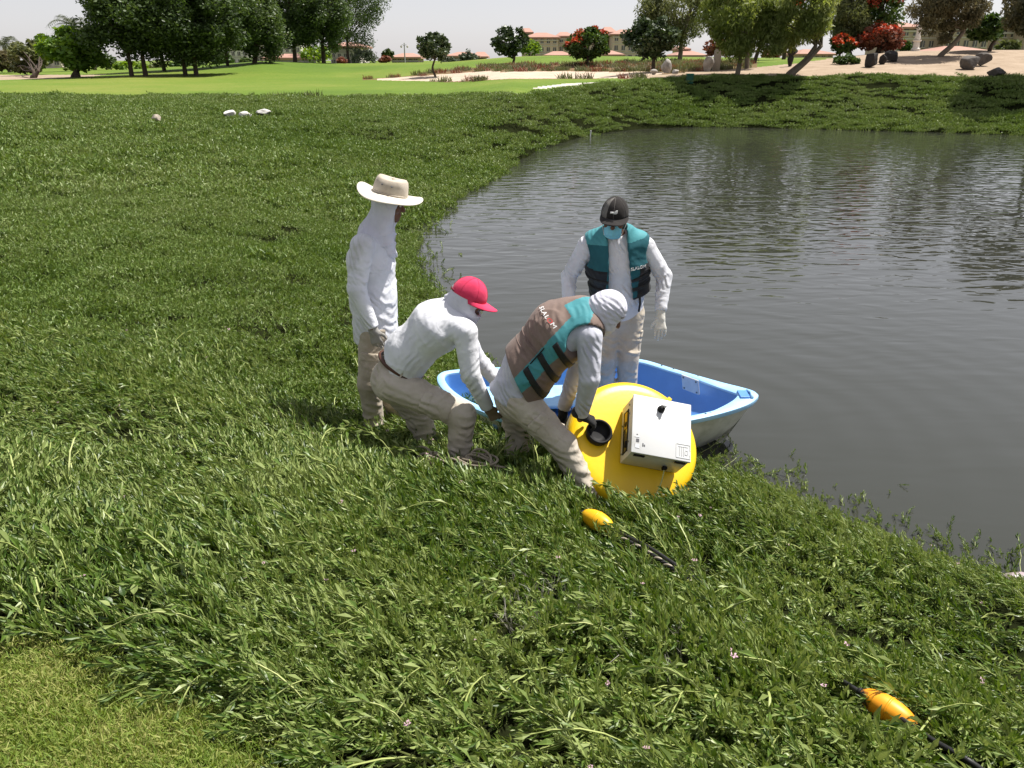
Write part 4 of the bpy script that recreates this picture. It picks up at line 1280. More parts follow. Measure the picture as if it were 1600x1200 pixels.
# ================================================================== where the buoy and the boat lie
BN = nrm((.20, -.66, .72))                                  # the buoy's top face looks this way
BV = nrm(np.array([0, 0, 1.]) - BN * BN[2]); BU = np.cross(BV, BN)   # up and right within that face
_roll = R(-7)
BU, BV = BU * math.cos(_roll) + BV * math.sin(_roll), BV * math.cos(_roll) - BU * math.sin(_roll)
BR = .437
BC = A3(at(992, 690, 4.50))
def on_plane(px, py, p0, n):
    d = A3(ray(px, py)); o = np.array([0, 0, CAM_Z]); return o + d * (np.dot(p0 - o, n) / np.dot(d, n))
PORT = on_plane(934, 678, BC + BN * .02, BN)
PORT_GRIP = PORT + BN * .075 - BU * .035 + BV * .05
BOAT_RIM = [(1.80, 5.40), (1.765, 5.26), (1.60, 5.13), (1.27, 4.98), (.80, 4.84), (.30, 4.86), (-.05, 5.0), (-.36, 5.28), (-.54, 5.58), (-.58, 5.84), (-.42, 5.94), (.0, 6.0), (.5, 6.1), (.90, 6.19), (1.10, 6.15), (1.32, 5.92), (1.6, 5.62)]
# ================================================================== the four men
def head_frame(J, fwd, up):
    r, f, u = frame(up, fwd)
    J['hr'], J['hf'], J['hu'] = r, f, u

JA = joints(pelvis=(587, 504, 5.28), waist=(583, 462, 5.28), chest=(580, 408, 5.27), neck=(584, 362, 5.25), head=(607, 317, 5.22),
            shR=(566, 384, 5.05), shL=(594, 378, 5.44), elR=(557, 452, 4.97), elL=(606, 446, 5.46), wrR=(582, 512, 4.99), wrL=(612, 500, 5.36),
            hipR=(584, 521, 5.19), hipL=(596, 519, 5.37), knR=(577, 600, 5.10), knL=(599, 598, 5.32), anR=(588, 680, 5.15), anL=(632, 670, 5.38),
            toeR=(606, 694, 5.14), toeL=(652, 683, 5.37))
head_frame(JA, (1, -.10, -.24), (.24, 0, 1))
JB = joints(pelvis=(614, 590, 4.80), waist=(640, 549, 4.78), chest=(684, 508, 4.74), neck=(707, 486, 4.72), head=(731, 468, 4.70),
            shR=(727, 519, 4.55), shL=(712, 488, 4.93), elR=(735, 584, 4.50), elL=(742, 556, 5.02), wrR=(762, 637, 4.60), wrL=(792, 612, 4.98),
            hipR=(618, 602, 4.68), hipL=(608, 590, 4.90), knR=(722, 648, 4.58), knL=(655, 652, 4.93), anR=(716, 738, 4.55), anL=(676, 716, 4.90),
            toeR=(742, 752, 4.50), toeL=(702, 728, 4.86))
head_frame(JB, (1, -.12, -.42), (.35, .05, 1))
JC = joints(pelvis=(806, 612, 4.55), waist=(828, 570, 4.55), chest=(874, 518, 4.54), neck=(912, 492, 4.52), head=(948, 487, 4.47),
            shR=(921, 526, 4.36), shL=(905, 492, 4.72), elR=(921, 592, 4.30), elL=(905, 566, 4.80), wrR=(908, 648, 4.42), wrL=(880, 640, 4.82),
            hipR=(814, 628, 4.45), hipL=(800, 616, 4.66), knR=(878, 694, 4.34), knL=(812, 678, 4.72), anR=(922, 776, 4.28), anL=(800, 738, 4.64),
            toeR=(948, 794, 4.25), toeL=(826, 750, 4.56))
head_frame(JC, (.86, -.25, -.55), (.62, .05, .8))
JD = joints(pelvis=(968, 482, 5.74), waist=(968, 452, 5.70), chest=(965, 408, 5.62), neck=(964, 370, 5.58), head=(960, 342, 5.50),
            shR=(918, 384, 5.62), shL=(1008, 386, 5.60), elR=(889, 432, 5.66), elL=(1038, 432, 5.58), wrR=(888, 482, 5.52), wrL=(1032, 487, 5.46),
            hipR=(949, 490, 5.74), hipL=(984, 490, 5.74), knR=(945, 558, 5.62), knL=(981, 560, 5.66), anR=(946, 645, 5.75), anL=(979, 650, 5.72),
            toeR=(938, 662, 5.60), toeL=(982, 668, 5.57))
head_frame(JD, (-.22, -1, -.30), (0, -.22, 1))
ALLJ = {'A': JA, 'B': JB, 'C': JC, 'D': JD}

def lift(J, low):
    """floor under the feet follows the bank"""
    return J

# ---- standing man with the wide-brimmed hat
def man_hat():
    J = JA; up = nrm(J['neck'] - J['pelvis'])
    root = tag(empty('person', tuple((J['anR'] + J['anL']) / 2 - np.array([0, 0, .06]))), 'person standing in a wide-brimmed beige hat, white hood and loose white shirt', 'person', 'people landing the buoy')
    body_mesh(J, root)
    shirt_mesh(J, root, M_shirt, 1.08, hem=.10, seed=3, amp=.011)
    trousers_mesh(J, root, M_pants_d, seed=11, loose=.95)
    shoes(J, root)
    r, f, u = J['hr'], J['hf'], J['hu']; c = J['head']
    # hood wrapped round head and neck, falling onto the chest
    F = Field(c - .36, c + .30, .007)
    head_prims(F, J, .013, False)
    F.cap(c - u * .03 - f * .02, J['neck'] * .75 + J['chest'] * .25, .072, .105, (J['right'], 1.15), .035, (.013, 13, 5))
    F.cap(c - u * .15 - f * .005, J['neck'] * .42 + J['chest'] * .58 + f * .125, .066, .04, (J['right'], 1.6), .05, (.012, 14, 8))
    F.cap(J['neck'], J['shR'] * .5 + J['neck'] * .5, .075, .07, None, .05, (.008, 14, 9))
    F.cap(J['neck'], J['shL'] * .5 + J['neck'] * .5, .075, .07, None, .05, (.008, 14, 10))
    F.ell(c + f * .108 - u * .03, (.066, .072, .10), (r, f, u), k=.012, op='-')
    F.build('hood', M_scarf, root)
    # hat
    B = basis(c + u * .050, r, f, u) @ Matrix.Diagonal((1.04, 1.04, 1.16, 1)); mb = []; fa = []; n = 64
    prof = [(.088, .000), (.097, .012), (.096, .03), (.092, .06), (.085, .088), (.074, .102), (.05, .103), (.022, .098), (0, .097)]
    v = []
    for (rd, z) in prof:
        for k in range(n):
            t = 2 * math.pi * k / n
            dent = -.012 * (math.cos(t) ** 2) * max(0, (z - .08) / .025) if rd < .08 else 0
            wob = 1 + .012 * math.sin(5 * t + z * 60) * min(1, z * 20)
            v.append(B @ Vector((rd * math.cos(t) * .95 * wob, rd * math.sin(t) * 1.16 * wob, z + dent)))
    for i in range(len(prof) - 1):
        for k in range(n):
            k2 = (k + 1) % n; fa.append((i * n + k, i * n + k2, (i + 1) * n + k2, (i + 1) * n + k))
    hat = mesh_obj('hat', v, fa, M_hat, root, True)
    hat.modifiers.new('thick', 'SOLIDIFY').thickness = .003
    v = []; fa = []; nr_ = 9
    for j in range(nr_ + 1):
        w = j / nr_
        for k in range(n):
            t = 2 * math.pi * k / n
            rd = .09 + .108 * w
            up_ = .022 * w * w * math.cos(2 * t) ** 1 * -1 + .010 * w * math.sin(3 * t + 1) - .012 * w
            back = .0
            v.append(B @ Vector((rd * math.cos(t) * .97, rd * math.sin(t) * (1.16 - .1 * w), .006 + up_ + back)))
    for j in range(nr_):
        for k in range(n):
            k2 = (k + 1) % n; fa.append((j * n + k, j * n + k2, (j + 1) * n + k2, (j + 1) * n + k))
    br = mesh_obj('brim', v, fa, surf('hat_brim', (.66, .62, .54), (.58, .53, .45), scale=9, rough=.9), hat, True)
    br.modifiers.new('thick', 'SOLIDIFY').thickness = .005
    MB().tube([B @ Vector((.0915 * math.cos(t) * 1.01, .106 * math.sin(t) * 1.03, .016)) for t in np.linspace(0, 6.283, 40)], .005, 6, False).build('hat_band', M_hat, hat, True)
    for k, th in enumerate((-.4, .2, 2.6, 3.3)):   # vent eyelets
        p = B @ Vector((.09 * math.cos(th), .105 * math.sin(th), .062)); o = nrm(Vector(p) - Vector(c))
        rr_, ff_, uu_ = frame(o, u)
        MB().lathe([(.006, -.001), (.006, .004), (.003, .005), (0, .004)], 10, basis(p, rr_, ff_, uu_)).build('eyelet', M_dark, hat)
    # chin cord
    a = B @ Vector((.088, .03, .0)); ch = Vector(c - u * .20 + f * .085)
    MB().tube([a, a.lerp(ch, .5) + Vector(f) * .005 + Vector(r) * .012, ch], .0024, 6).tube([ch, ch - Vector(u) * .04], .0024, 6).build('chin_cord', M_scarf, hat, True)
    for s_, col in (('R', M_glove_g), ('L', M_glove_g)):
        d = nrm(J['wr' + s_] - J['el' + s_]) + np.array([.0, 0, -.5])
        sg = 1 if s_ == 'R' else -1
        hand_mesh('glove', J['wr' + s_] + nrm(d) * .015, d, -J['right'] * sg, (1, 0, .2), col, root, (.35, .4, .3))
    return root

# ---- bent man with the pink cap
def man_pink():
    J = JB
    root = tag(empty('person', tuple((J['anR'] + J['anL']) / 2 - np.array([0, 0, .06]))), 'person bending over in a pink baseball cap and white shirt with a brown belt', 'person', 'people landing the buoy')
    body_mesh(J, root)
    sh = shirt_mesh(J, root, M_shirt_b, 1.04, hem=-.095, seed=23, amp=.013, torso_f=1.06, hemv=(-.45, 0, .35))
    trousers_mesh(J, root, M_pants, seed=31, loose=1.04, top=.05, rise=.055)
    shoes(J, root)
    # belt with loops
    up = nrm(J['waist'] - J['pelvis']); sd = J['right']; fr = np.cross(up, sd) * -1
    c = J['pelvis'] + up * .105
    MB().tube([c + sd * (.176 * math.cos(t)) + fr * (.148 * math.sin(t)) for t in np.linspace(0, 6.283, 48)], .016, 8, False).build('belt', M_belt, root, True)
    for t in (-1.9, -1.35, -.75, .1):
        p = c + sd * (.190 * math.cos(t)) + fr * (.162 * math.sin(t))
        MB().box(p, (.010, .010, .046), Matrix((tuple(sd), tuple(fr), tuple(up))).transposed(), .002).build('belt_loop', M_pants, root)
    r, f, u = J['hr'], J['hf'], J['hu']; c = J['head']
    F = Field(c - .32, c + .25, .0065)
    head_prims(F, J, .012, False)
    F.cap(c - u * .02 - f * .01, J['neck'], .085, .085, None, .04, (.007, 22, 15))
    F.cap(c - u * .06 + f * .03, c - u * .14 + f * .02, .082, .075, None, .03, (.007, 22, 17))
    F.ell(c + f * .112 - u * .034, (.092, .064, .034), (r, f, u), k=.008, op='-')
    F.cap(c - f * .10 - u * .01, c - f * .135 - u * .03, .022, .014, None, .02)      # knot at the back
    F.build('balaclava', M_scarf, root)
    cp, B = cap_mesh(J, root, M_pink, tilt=.08)
    # adjuster strap and rear opening
    v_ = []; nn_ = 14
    for i in range(nn_ + 1):
        for j in range(5):
            t = -math.pi / 2 - .52 + 1.04 * i / nn_; ph = .30 * math.sin(math.pi * i / nn_) * j / 4
            cr = math.cos(ph) ** .82
            v_.append(B @ Vector((math.cos(t) * .0985 * cr, math.sin(t) * .1175 * cr, math.sin(ph) * .111 - .006)))
    mesh_obj('rear_opening', v_, [(i * 5 + j, (i + 1) * 5 + j, (i + 1) * 5 + j + 1, i * 5 + j + 1) for i in range(nn_) for j in range(4)], M_scarf, cp, True)
    MB().tube([B @ Vector((.092 * math.cos(t), .1145 * math.sin(t), -.004)) for t in np.linspace(-2.2, -.94, 10)], .008, 6).build('adjuster_strap', surf('strap_red', (.2, .02, .045), (.16, .02, .03), rough=.7), cp, True)
    # faint print between the shoulders
    top = J['neck'] * .8 + J['chest'] * .2; bk = nrm(np.cross(J['neck'] - J['chest'], sd)); bk = bk if bk[2] > 0 else -bk
    ax_ = nrm(J['neck'] - J['chest'])
    for s_ in 'RL':
        d = nrm(nrm(J['wr' + s_] - J['el' + s_]) + np.array([.25, 0, -.1])); sg = 1 if s_ == 'R' else -1
        hand_mesh('glove', J['wr' + s_] + d * .012, d, (0, .9 * sg, .2), (.3, -.2, .8), M_glove_t, root, (.6, .7, .5), tcurl=.8)
    return root

# ---- life vest cut from the torso
def vest(J, root, mats, classify, t_lo, open_front=None, grow=.04, name='life_vest', seed=5, straps=(), tiltc=0.0):
    side = J['right']; ax_ = nrm(J['neck'] - J['waist']); L = np.linalg.norm(J['neck'] - J['waist'])
    fr = nrm(np.cross(ax_, side)); fr = fr if np.dot(fr, J['front']) > 0 else -fr
    pts = [J[k] for k in ('waist', 'chest', 'neck', 'shR', 'shL', 'pelvis')]
    def torso(g, wr=True):
        F = Field(*bounds(pts, .26), .0072)
        F.cap(J['pelvis'], J['waist'], .135 + g, .132 + g, (side, 1.24), .05)
        F.cap(J['waist'], J['chest'], .132 + g, .145 + g, (side, 1.26), .06, (.012, 14, seed) if wr else None)
        F.cap(J['chest'], J['neck'], .142 + g, .075 + g, (side, 1.26), .06, (.009, 14, seed + 1) if wr else None)
        for s_ in 'RL': F.cap(J['neck'] * .62 + J['chest'] * .38, J['sh' + s_] * .75 + J['neck'] * .25, .082 + g, .066 + g, None, .06)
        F.cut(J['waist'] - ax_ * t_lo, -ax_ - fr * tiltc)
        return F
    def holes(F):
        for s_ in 'RL':
            out = side * (1 if s_ == 'R' else -1)
            F.cap(J['sh' + s_] - out * .012, J['sh' + s_] * .5 + J['el' + s_] * .5 + out * .05, .088, .092, None, .012, op='-')
            F.cap(J['sh' + s_] + out * .055 - ax_ * .04, J['sh' + s_] + out * .16 - ax_ * .04, .115, .13, None, .012, op='-')
        F.cap(J['neck'] + ax_ * .02, J['head'] + ax_ * .02, .075, .085, None, .012, op='-')
        F.cap(J['neck'] + ax_ * .05 + fr * .06, J['chest'] + fr * .22 + ax_ * .16, .07, .075, None, .012, op='-')
        if open_front:
            w0, w1 = open_front
            for q in np.linspace(0, 1, 9):
                p = J['waist'] * (1 - q) + J['neck'] * q + fr * .2 - ax_ * t_lo * (1 - q) * 1.1
                F.obox(p, ((w0 + (w1 - w0) * q), .22, .06), (side, fr, ax_), .02, .01, '-')
    F = torso(grow); holes(F)
    def cls(C):
        q = C - J['waist']; t = q @ ax_ / L; l = q @ side; d = q @ fr
        # distance from the axis of the torso
        c0 = J['chest'] - J['waist']
        d = d - (c0 @ fr) * np.clip(t, 0, 1)
        return classify(t, l, d)
    v = F.build(name, None, root, mats=mats, classify=cls)
    for (ta, tb, wd, pa) in straps:
        G = torso(grow + .007, False); holes(G)
        # slab across the torso, slanted from ta at the back edge to tb at the front
        X, Y, Z = G.ax[0][:, None, None], G.ax[1][None, :, None], G.ax[2][None, None, :]
        qx, qy, qz = X - J['waist'][0], Y - J['waist'][1], Z - J['waist'][2]
        t = (qx * ax_[0] + qy * ax_[1] + qz * ax_[2]) / L; dd = qx * fr[0] + qy * fr[1] + qz * fr[2]
        tc_ = ta + (tb - ta) * np.clip((dd + .1) / .25, 0, 1)
        G.f = np.maximum(G.f, (np.abs(t - tc_) * L - wd / 2).astype(np.float32))
        if pa is not None: G.f = np.maximum(G.f, (pa - dd).astype(np.float32))
        for V_, Q_ in islands(*G.mesh(0)): mesh_obj('strap', V_, Q_, M_strap, v, True)
    return v, ax_, fr, side, L

# ---- bent man in the brown and turquoise vest
def man_vest():
    J = JC
    J['front'] = np.array([.6, 0, -.7])
    root = tag(empty('person', tuple((J['anR'] + J['anL']) / 2 - np.array([0, 0, .06]))), 'person bending over the buoy in a brown and turquoise vest and white head wrap', 'person', 'people landing the buoy')
    body_mesh(J, root)
    shirt_mesh(J, root, M_shirt_worn, 1.07, hem=.035, seed=43, amp=.011, torso_f=1.0)
    trousers_mesh(J, root, M_pants, seed=57, loose=1.02, top=.03)
    shoes(J, root)
    def cl(t, l, d):
        th = np.degrees(np.arctan2(np.abs(l), -d))
        r_ = np.full(len(t), 0)
        r_[(th > 66) & (th < 92)] = 1
        r_[(t > .95) & (th > 34)] = 1
        r_[th >= 92] = 0
        return r_
    v, ax_, fr, sd, L = vest(J, root, [M_brown, M_teal], cl, .095, None, .036, straps=((.08, -.08, .042, -.085), (.34, .18, .042, -.085), (.60, .44, .042, -.08)), seed=61, tiltc=.34)
    # quilting seams across the back panel, piping round it
    def on_back(t, ang, g):
        c = J['waist'] * (1 - t) + J['chest'] * t if t <= 1 else J['chest'] * (2 - t) + J['neck'] * (t - 1)
        rad = (.132 + .013 * min(t, 1) - .05 * max(0, t - 1)) + g
        return c - fr * math.cos(ang) * rad + sd * math.sin(ang) * rad * 1.25
    for t in np.linspace(.05, 1.1, 6):
        MB().tube([on_back(t, a, .042) for a in np.linspace(-1.05, 1.05, 18)], .0028, 6).build('quilt_seam', M_brown, v, True)
    for sg in (1, -1):
        MB().tube([on_back(t, sg * 1.12, .045) for t in np.linspace(.0, 1.25, 14)], .004, 6).build('piping', M_vblack, v, True)
    for ch, x0, mt in (('S', -.078, M_white), ('L', -.047, M_white), ('A', -.015, M_white), ('L', .018, M_white), ('O', .049, M_red), ('M', .085, M_white)):
        o = text_mesh(ch, .05, Matrix.Translation((x0, 0, 0)), mt, v)
        for vt in o.data.vertices:
            vt.co = Vector(on_back(1.22 + vt.co.y / .26, vt.co.x / .2 + .42, .036 + .030 + vt.co.z))
    # tight wrap with gathers
    r, f, u = J['hr'], J['hf'], J['hu']; c = J['head']
    F = Field(c - .30, c + .22, .0062)
    head_prims(F, J, .015, False)
    F.cap(c - u * .02 - f * .03, J['neck'] + fr * .02, .09, .088, None, .04, (.006, 20, 71))
    F.cap(c - u * .06 + f * .02, c - u * .15 - f * .01, .075, .07, None, .03, (.006, 24, 72))
    F.ell(c + f * .112 - u * .012, (.045, .03, .03), (r, f, u), k=.008, op='-')
    V, Q = F.mesh(1)
    q = V - (c + u * .02); kn = -f * .9 - u * .1; kn = kn / np.linalg.norm(kn)
    a0 = q - np.outer(q @ kn, kn); e1 = nrm(np.cross(kn, u)); e2 = np.cross(kn, e1)
    ang = np.arctan2(a0 @ e2, a0 @ e1)
    dirs = q / (np.linalg.norm(q, axis=1)[:, None] + 1e-9)
    V = V + dirs * (.0028 * np.sin(ang * 19 + 2 * np.sin(q @ u * 30)) * np.clip(1 - np.abs(q @ kn + .02) / .12, 0, 1))[:, None]
    mesh_obj('head_wrap', V, Q, M_scarf, root, True)
    gp = A3(PORT_GRIP)
    d = nrm(gp - J['wrR']); J['wrR2'] = J['wrR']
    hand_mesh('glove', J['wrR'] + d * .012, d, nrm(-BN * .8 + np.array([.1, 0, -.6])), nrm(np.array([.75, -.1, .35])), M_glove_b, root, (.45, .6, .5), tcurl=.6, grow=1.08)
    d = nrm(nrm(J['wrL'] - J['elL']) + np.array([.3, -.2, -.2]))
    hand_mesh('glove', J['wrL'] + d * .012, d, (.3, -.6, -.3), (0, 0, 1), M_glove_b, root, (.5, .6, .5), tcurl=.5)
    return root

# ---- man standing in the boat
def man_boat():
    J = JD
    J['front'] = np.array([0, -1, 0])
    root = tag(empty('person', tuple((J['anR'] + J['anL']) / 2 - np.array([0, 0, .06]))), 'person standing in the boat wearing a teal vest, black cap and blue mask', 'person', 'people landing the buoy')
    b = body_mesh(J, root)
    shirt_mesh(J, root, M_shirt, 1.0, hem=.02, seed=83, amp=.010, torso_f=.98)
    trousers_mesh(J, root, M_pants, seed=91, loose=.98, top=.03)
    shoes(J, root)
    def cl(t, l, d):
        r_ = np.zeros(len(t), int)
        r_[t < .62] = 2
        r_[(t < .62) & (np.abs(l) < .115) & (d > 0)] = 0
        r_[t > 1.0] = 1
        r_[t < .04] = 2
        return r_
    v, ax_, fr, sd, L = vest(J, root, [M_teal_d, M_teal, M_vblack], cl, .0, (.085, .06), .036, straps=((.2, .2, .03, .0), (.40, .40, .03, .0)), seed=95)
    p = J['waist'] + ax_ * L * .68 - sd * .135 + fr * .190
    text_mesh('SLALOM', .034, basis(p, nrm(-sd + fr * -.5), nrm(ax_), nrm(fr - sd * .5)), M_white, v)
    for sg, n_ in ((1, 0), (-1, 1)):   # hanging buckle ends
        p = J['waist'] + sd * sg * .14 + fr * .13 + ax_ * .05
        MB().tube([p, p + fr * .02 - ax_ * .08, p + fr * .01 - ax_ * .15 + sd * .01], .008, 6).build('strap_end', M_strap, v, True)
        MB().box(p + fr * .012, (.035, .016, .028), None, .004).build('buckle', M_strap, v)
    # cap with a pale panel and a small white mark
    cp, B = cap_mesh(J, root, M_black_cap, M_grey_cap, tilt=-.05, panel=(20, 62), drop=-.012)
    m = MB()
    for q, rad in enumerate((.010, .017, .024)):
        pts = [B @ Vector((-.026 + rad * math.cos(a) * 1.0 , .1165, .030 + rad * math.sin(a))) for a in np.linspace(0.0, 1.57, 8)]
        m.tube([p_ - Vector((0, 0, 0)) for p_ in pts], .0032, 5)
    m.box(B @ Vector((.012, .114, .037)), (.022, .004, .012), Matrix((tuple(J['hr']), tuple(J['hf']), tuple(J['hu']))).transposed())
    m.build('cap_mark', M_white, cp, True)
    # surgical mask with ear loops
    r, f, u = J['hr'], J['hf'], J['hu']; c = J['head']; v_ = []; fa = []
    nu, nv = 18, 10
    for j in range(nv + 1):
        w = j / nv
        for i in range(nu + 1):
            a = (i / nu - .5) * 2
            half = .070 - .012 * abs(w - .45)
            bulge = .118 - .045 * a * a - .030 * (w - .42) ** 2 * 4 + (.010 if (j % 3) == 0 else 0) * (1 - a * a) * .4
            v_.append(tuple(c + r * half * a * (1 - .12 * a * a) + f * bulge + u * (-.008 - .112 * w)))
    for j in range(nv):
        for i in range(nu):
            q = j * (nu + 1) + i; fa.append((q, q + 1, q + nu + 2, q + nu + 1))
    mk = mesh_obj('face_mask', v_, fa, M_mask, root, True)
    mk.modifiers.new('thick', 'SOLIDIFY').thickness = .003
    for sg in (-1, 1):
        ear = c + r * sg * .086 - f * .008
        MB().tube([c + r * sg * .062 + f * .074 - u * .005, ear + u * .02, ear - f * .012, ear - u * .03, c + r * sg * .058 + f * .07 - u * .095], .002, 6).build('ear_loop', M_white, mk, True)
    # short hair at the temples
    for s_, col in (('R', M_glove_w), ('L', M_glove_w)):
        d = nrm(J['wr' + s_] - J['el' + s_]); sg = 1 if s_ == 'R' else -1
        d = nrm(d + np.array([.12 if s_ == 'L' else 0, -.05, -.3]))
        hand_mesh('glove', J['wr' + s_] + d * .035, d, (.0 * sg, .9, .1), (sg * 1.0, -.3, 0), col, root, (.18, .25, .2), spread=1.1)
    return root
# ================================================================== boat, buoy, floats, ropes
M_lblue = surf('plastic_light_blue', (.30, .56, .84), (.24, .48, .78), scale=5, rough=.45, spec=.4, bump=.08, bscale=90, detail=10, stops=[(.28, (.20, .34, .48)), (.40, (.28, .53, .82)), (.72, (.38, .62, .86))])
M_blue = surf('plastic_blue', (.10, .27, .62), (.08, .23, .56), scale=5, rough=.4, spec=.45, bump=.06, bscale=80)
M_hull = surf('hull_white', (.68, .68, .64), (.58, .58, .53), scale=7, rough=.5, spec=.4, c3=(.42, .43, .36))
M_yellow = surf('buoy_yellow', (.86, .55, .008), (.82, .50, .007), scale=3.4, rough=.36, spec=.5, bump=.05, bscale=40, detail=10, stops=[(.27, (.50, .30, .03)), (.36, (.82, .51, .008)), (.55, (.86, .55, .008)), (.75, (.88, .59, .012))])
M_float = surf('float_yellow', (.80, .44, .01), (.72, .36, .01), scale=9, rough=.4, spec=.4)
M_float_o = surf('float_orange', (.80, .30, .01), (.72, .24, .008), scale=12, rough=.45, spec=.4, stops=[(.36, (.02, .017, .015)), (.44, (.80, .30, .01)), (.7, (.82, .36, .012))], detail=8)
M_rubber = surf('black_rubber', (.007, .007, .008), (.012, .012, .013), scale=20, rough=.6, spec=.2)
M_plast = surf('grey_cabinet', (.60, .61, .61), (.55, .56, .565), scale=3.2, rough=.42, spec=.4, detail=10, stops=[(.28, (.42, .41, .38)), (.37, (.57, .575, .575)), (.7, (.63, .635, .635))])
M_plate = surf('mount_plate', (.55, .56, .58), (.46, .47, .49), scale=14, rough=.5, spec=.4)
M_label = surf('label_grey', (.52, .53, .53), (.49, .50, .50), rough=.6)
M_bolt = surf('bolt_steel', (.12, .11, .10), (.2, .18, .16), scale=40, rough=.4, metallic=.7)
M_rope = surf('rope_grey', (.30, .26, .20), (.20, .17, .13), scale=30, rough=.95, bump=.6, bscale=200)
M_cable = surf('cable_black', (.012, .012, .013), (.02, .02, .02), scale=20, rough=.5, spec=.4)
M_twist = surf('rope_twisted', (.42, .37, .29), (.3, .26, .2), scale=40, rough=.95)
M_wire = surf('yellow_wire', (.62, .60, .25), (.5, .5, .2), rough=.6)
M_screen = surf('panel_window', (.03, .028, .022), (.05, .045, .03), scale=25, rough=.12, spec=.6, c3=(.02, .02, .02))

def catmull(P, n, closed=True):
    P = [np.array(p, float) for p in P]; out = []; m = len(P)
    for i in range(m if closed else m - 1):
        p0, p1, p2, p3 = [P[(i + k) % m] if closed else P[min(max(i + k, 0), m - 1)] for k in (-1, 0, 1, 2)]
        for j in range(n):
            t = j / n
            out.append(.5 * ((2 * p1) + (-p0 + p2) * t + (2 * p0 - 5 * p1 + 4 * p2 - p3) * t * t + (-p0 + 3 * p1 - 3 * p2 + p3) * t ** 3))
    if not closed: out.append(P[-1])
    return out

def boat():
    root = tag(empty('rowing_boat', (.62, 5.45, 0)), 'small light blue plastic rowing boat with white hull lying at the bank', 'boat')
    O = np.array(catmull(BOAT_RIM, 8))
    # orientation and normals
    nx = np.roll(O, -1, 0) - np.roll(O, 1, 0); nx /= np.linalg.norm(nx, axis=1)[:, None]
    inn = np.stack([-nx[:, 1], nx[:, 0]], -1); c = O.mean(0)
    if np.mean(np.sum(inn * (c - O), 1)) < 0: inn = -inn
    for _ in range(3): inn = (np.roll(inn, 1, 0) + inn * 2 + np.roll(inn, -1, 0)); inn /= np.linalg.norm(inn, axis=1)[:, None]
    n = len(O)
    bowf = np.clip((O[:, 0] - .9) / .9, 0, 1)
    def ring(d, z, scale=None):
        P = O + inn * (d if not hasattr(d, '__len__') else np.array(d)[:, None])
        if scale is not None: P = c + (P - c) * scale
        zz = z + .035 * bowf ** 2 if not hasattr(z, '__len__') else z
        return np.column_stack([P, np.broadcast_to(zz, (n,))])
    def loft(rings, name, mat, capend=None, parent=root):
        v = np.concatenate(rings); f = []
        for i in range(len(rings) - 1):
            for k in range(n):
                k2 = (k + 1) % n; f.append((i * n + k, i * n + k2, (i + 1) * n + k2, (i + 1) * n + k))
        if capend: f.append(tuple((len(rings) - 1) * n + k for k in range(n)))
        o = mesh_obj(name, v, f, mat, parent); sharp(o, 40); return o
    rw = .055 + .085 * np.clip((O[:, 0] - 1.45) / .35, 0, 1)
    g = loft([ring(.012, .300), ring(.0, .302), ring(-.006, .315), ring(-.004, .336), ring(.008, .346), ring(rw - .012, .346), ring(rw, .338), ring(rw + .004, .31)], 'gunwale', M_lblue)
    hull = loft([ring(.016, .318), ring(.03 + .03 * bowf, .22), ring(.06 + .07 * bowf, .10), ring(.10 + .14 * bowf, -.02), ring(.16 + .22 * bowf, -.09)], 'hull', M_hull, True)
    loft([ring(rw + .004, .325), ring(rw + .02 + .03 * bowf, .25), ring(rw + .045 + .06 * bowf, .15), ring(rw + .075 + .09 * bowf, .10), ring(rw + .12 + .1 * bowf, .085)], 'interior', M_blue, True)
    # carrying handle recess at the blunt end, oar sockets
    MB().box((1.70, 5.33, .384), (.07, .13, .012), Matrix.Rotation(R(-3), 3, 'Z'), .005).build('handle_recess', M_blue, g)
    MB().tube([(1.745, 5.26, .385), (1.755, 5.33, .398), (1.745, 5.40, .385)], .011, 8).build('handle', M_lblue, g, True)
    for p in ((1.36, 5.045), (1.40, 5.065), (1.44, 5.085)):
        MB().lathe([(.008, .346), (.008, .3545), (.004, .3545), (.004, .349)], 10, Matrix.Translation((p[0], p[1], .003))).build('oar_socket', M_rubber, g)
    for p in ((1.22, 6.0), (1.30, 5.92), (1.46, 5.75)):
        MB().lathe([(.006, .346), (.006, .362), (0, .362)], 8, Matrix.Translation((p[0], p[1], .003))).build('rivet', M_bolt, g)
    # bench and foot well
    MB().box((-.02, 5.45, .235), (.34, .74, .035), Matrix.Rotation(R(6), 3, 'Z'), .012).build('bench', M_lblue, root)
    MB().box((.42, 5.72, .20), (.50, .42, .03), Matrix.Rotation(R(6), 3, 'Z'), .012).build('seat_ledge', M_lblue, root)
    # plate bolted to the inside of the far wall
    a, b = A3(at(1063, 587, 5.72)), A3(at(1098, 600, 5.55)); 
    ex = nrm(np.array([.63, -.76, 0])); ey = nrm(np.array([-.2, -.18, 1.0])); ez = np.cross(ex, ey); ez = ez if ez[1] < 0 else -ez
    pc = A3(at(1079, 601, 5.60))
    rot = Matrix((tuple(ex), tuple(ez), tuple(ey))).transposed()
    pl = MB().box(pc, (.16, .012, .135), rot, .004).build('mount_plate', M_plate, root)
    for sx in (-1, 1):
        for sz in (-1, 1):
            q = pc + ex * sx * .06 + ey * sz * .048 + ez * .006
            MB().lathe([(.007, 0), (.007, .004), (.004, .006), (0, .006)], 8, basis(q, ex, ey, ez)).build('bolt', M_bolt, pl)
    return root

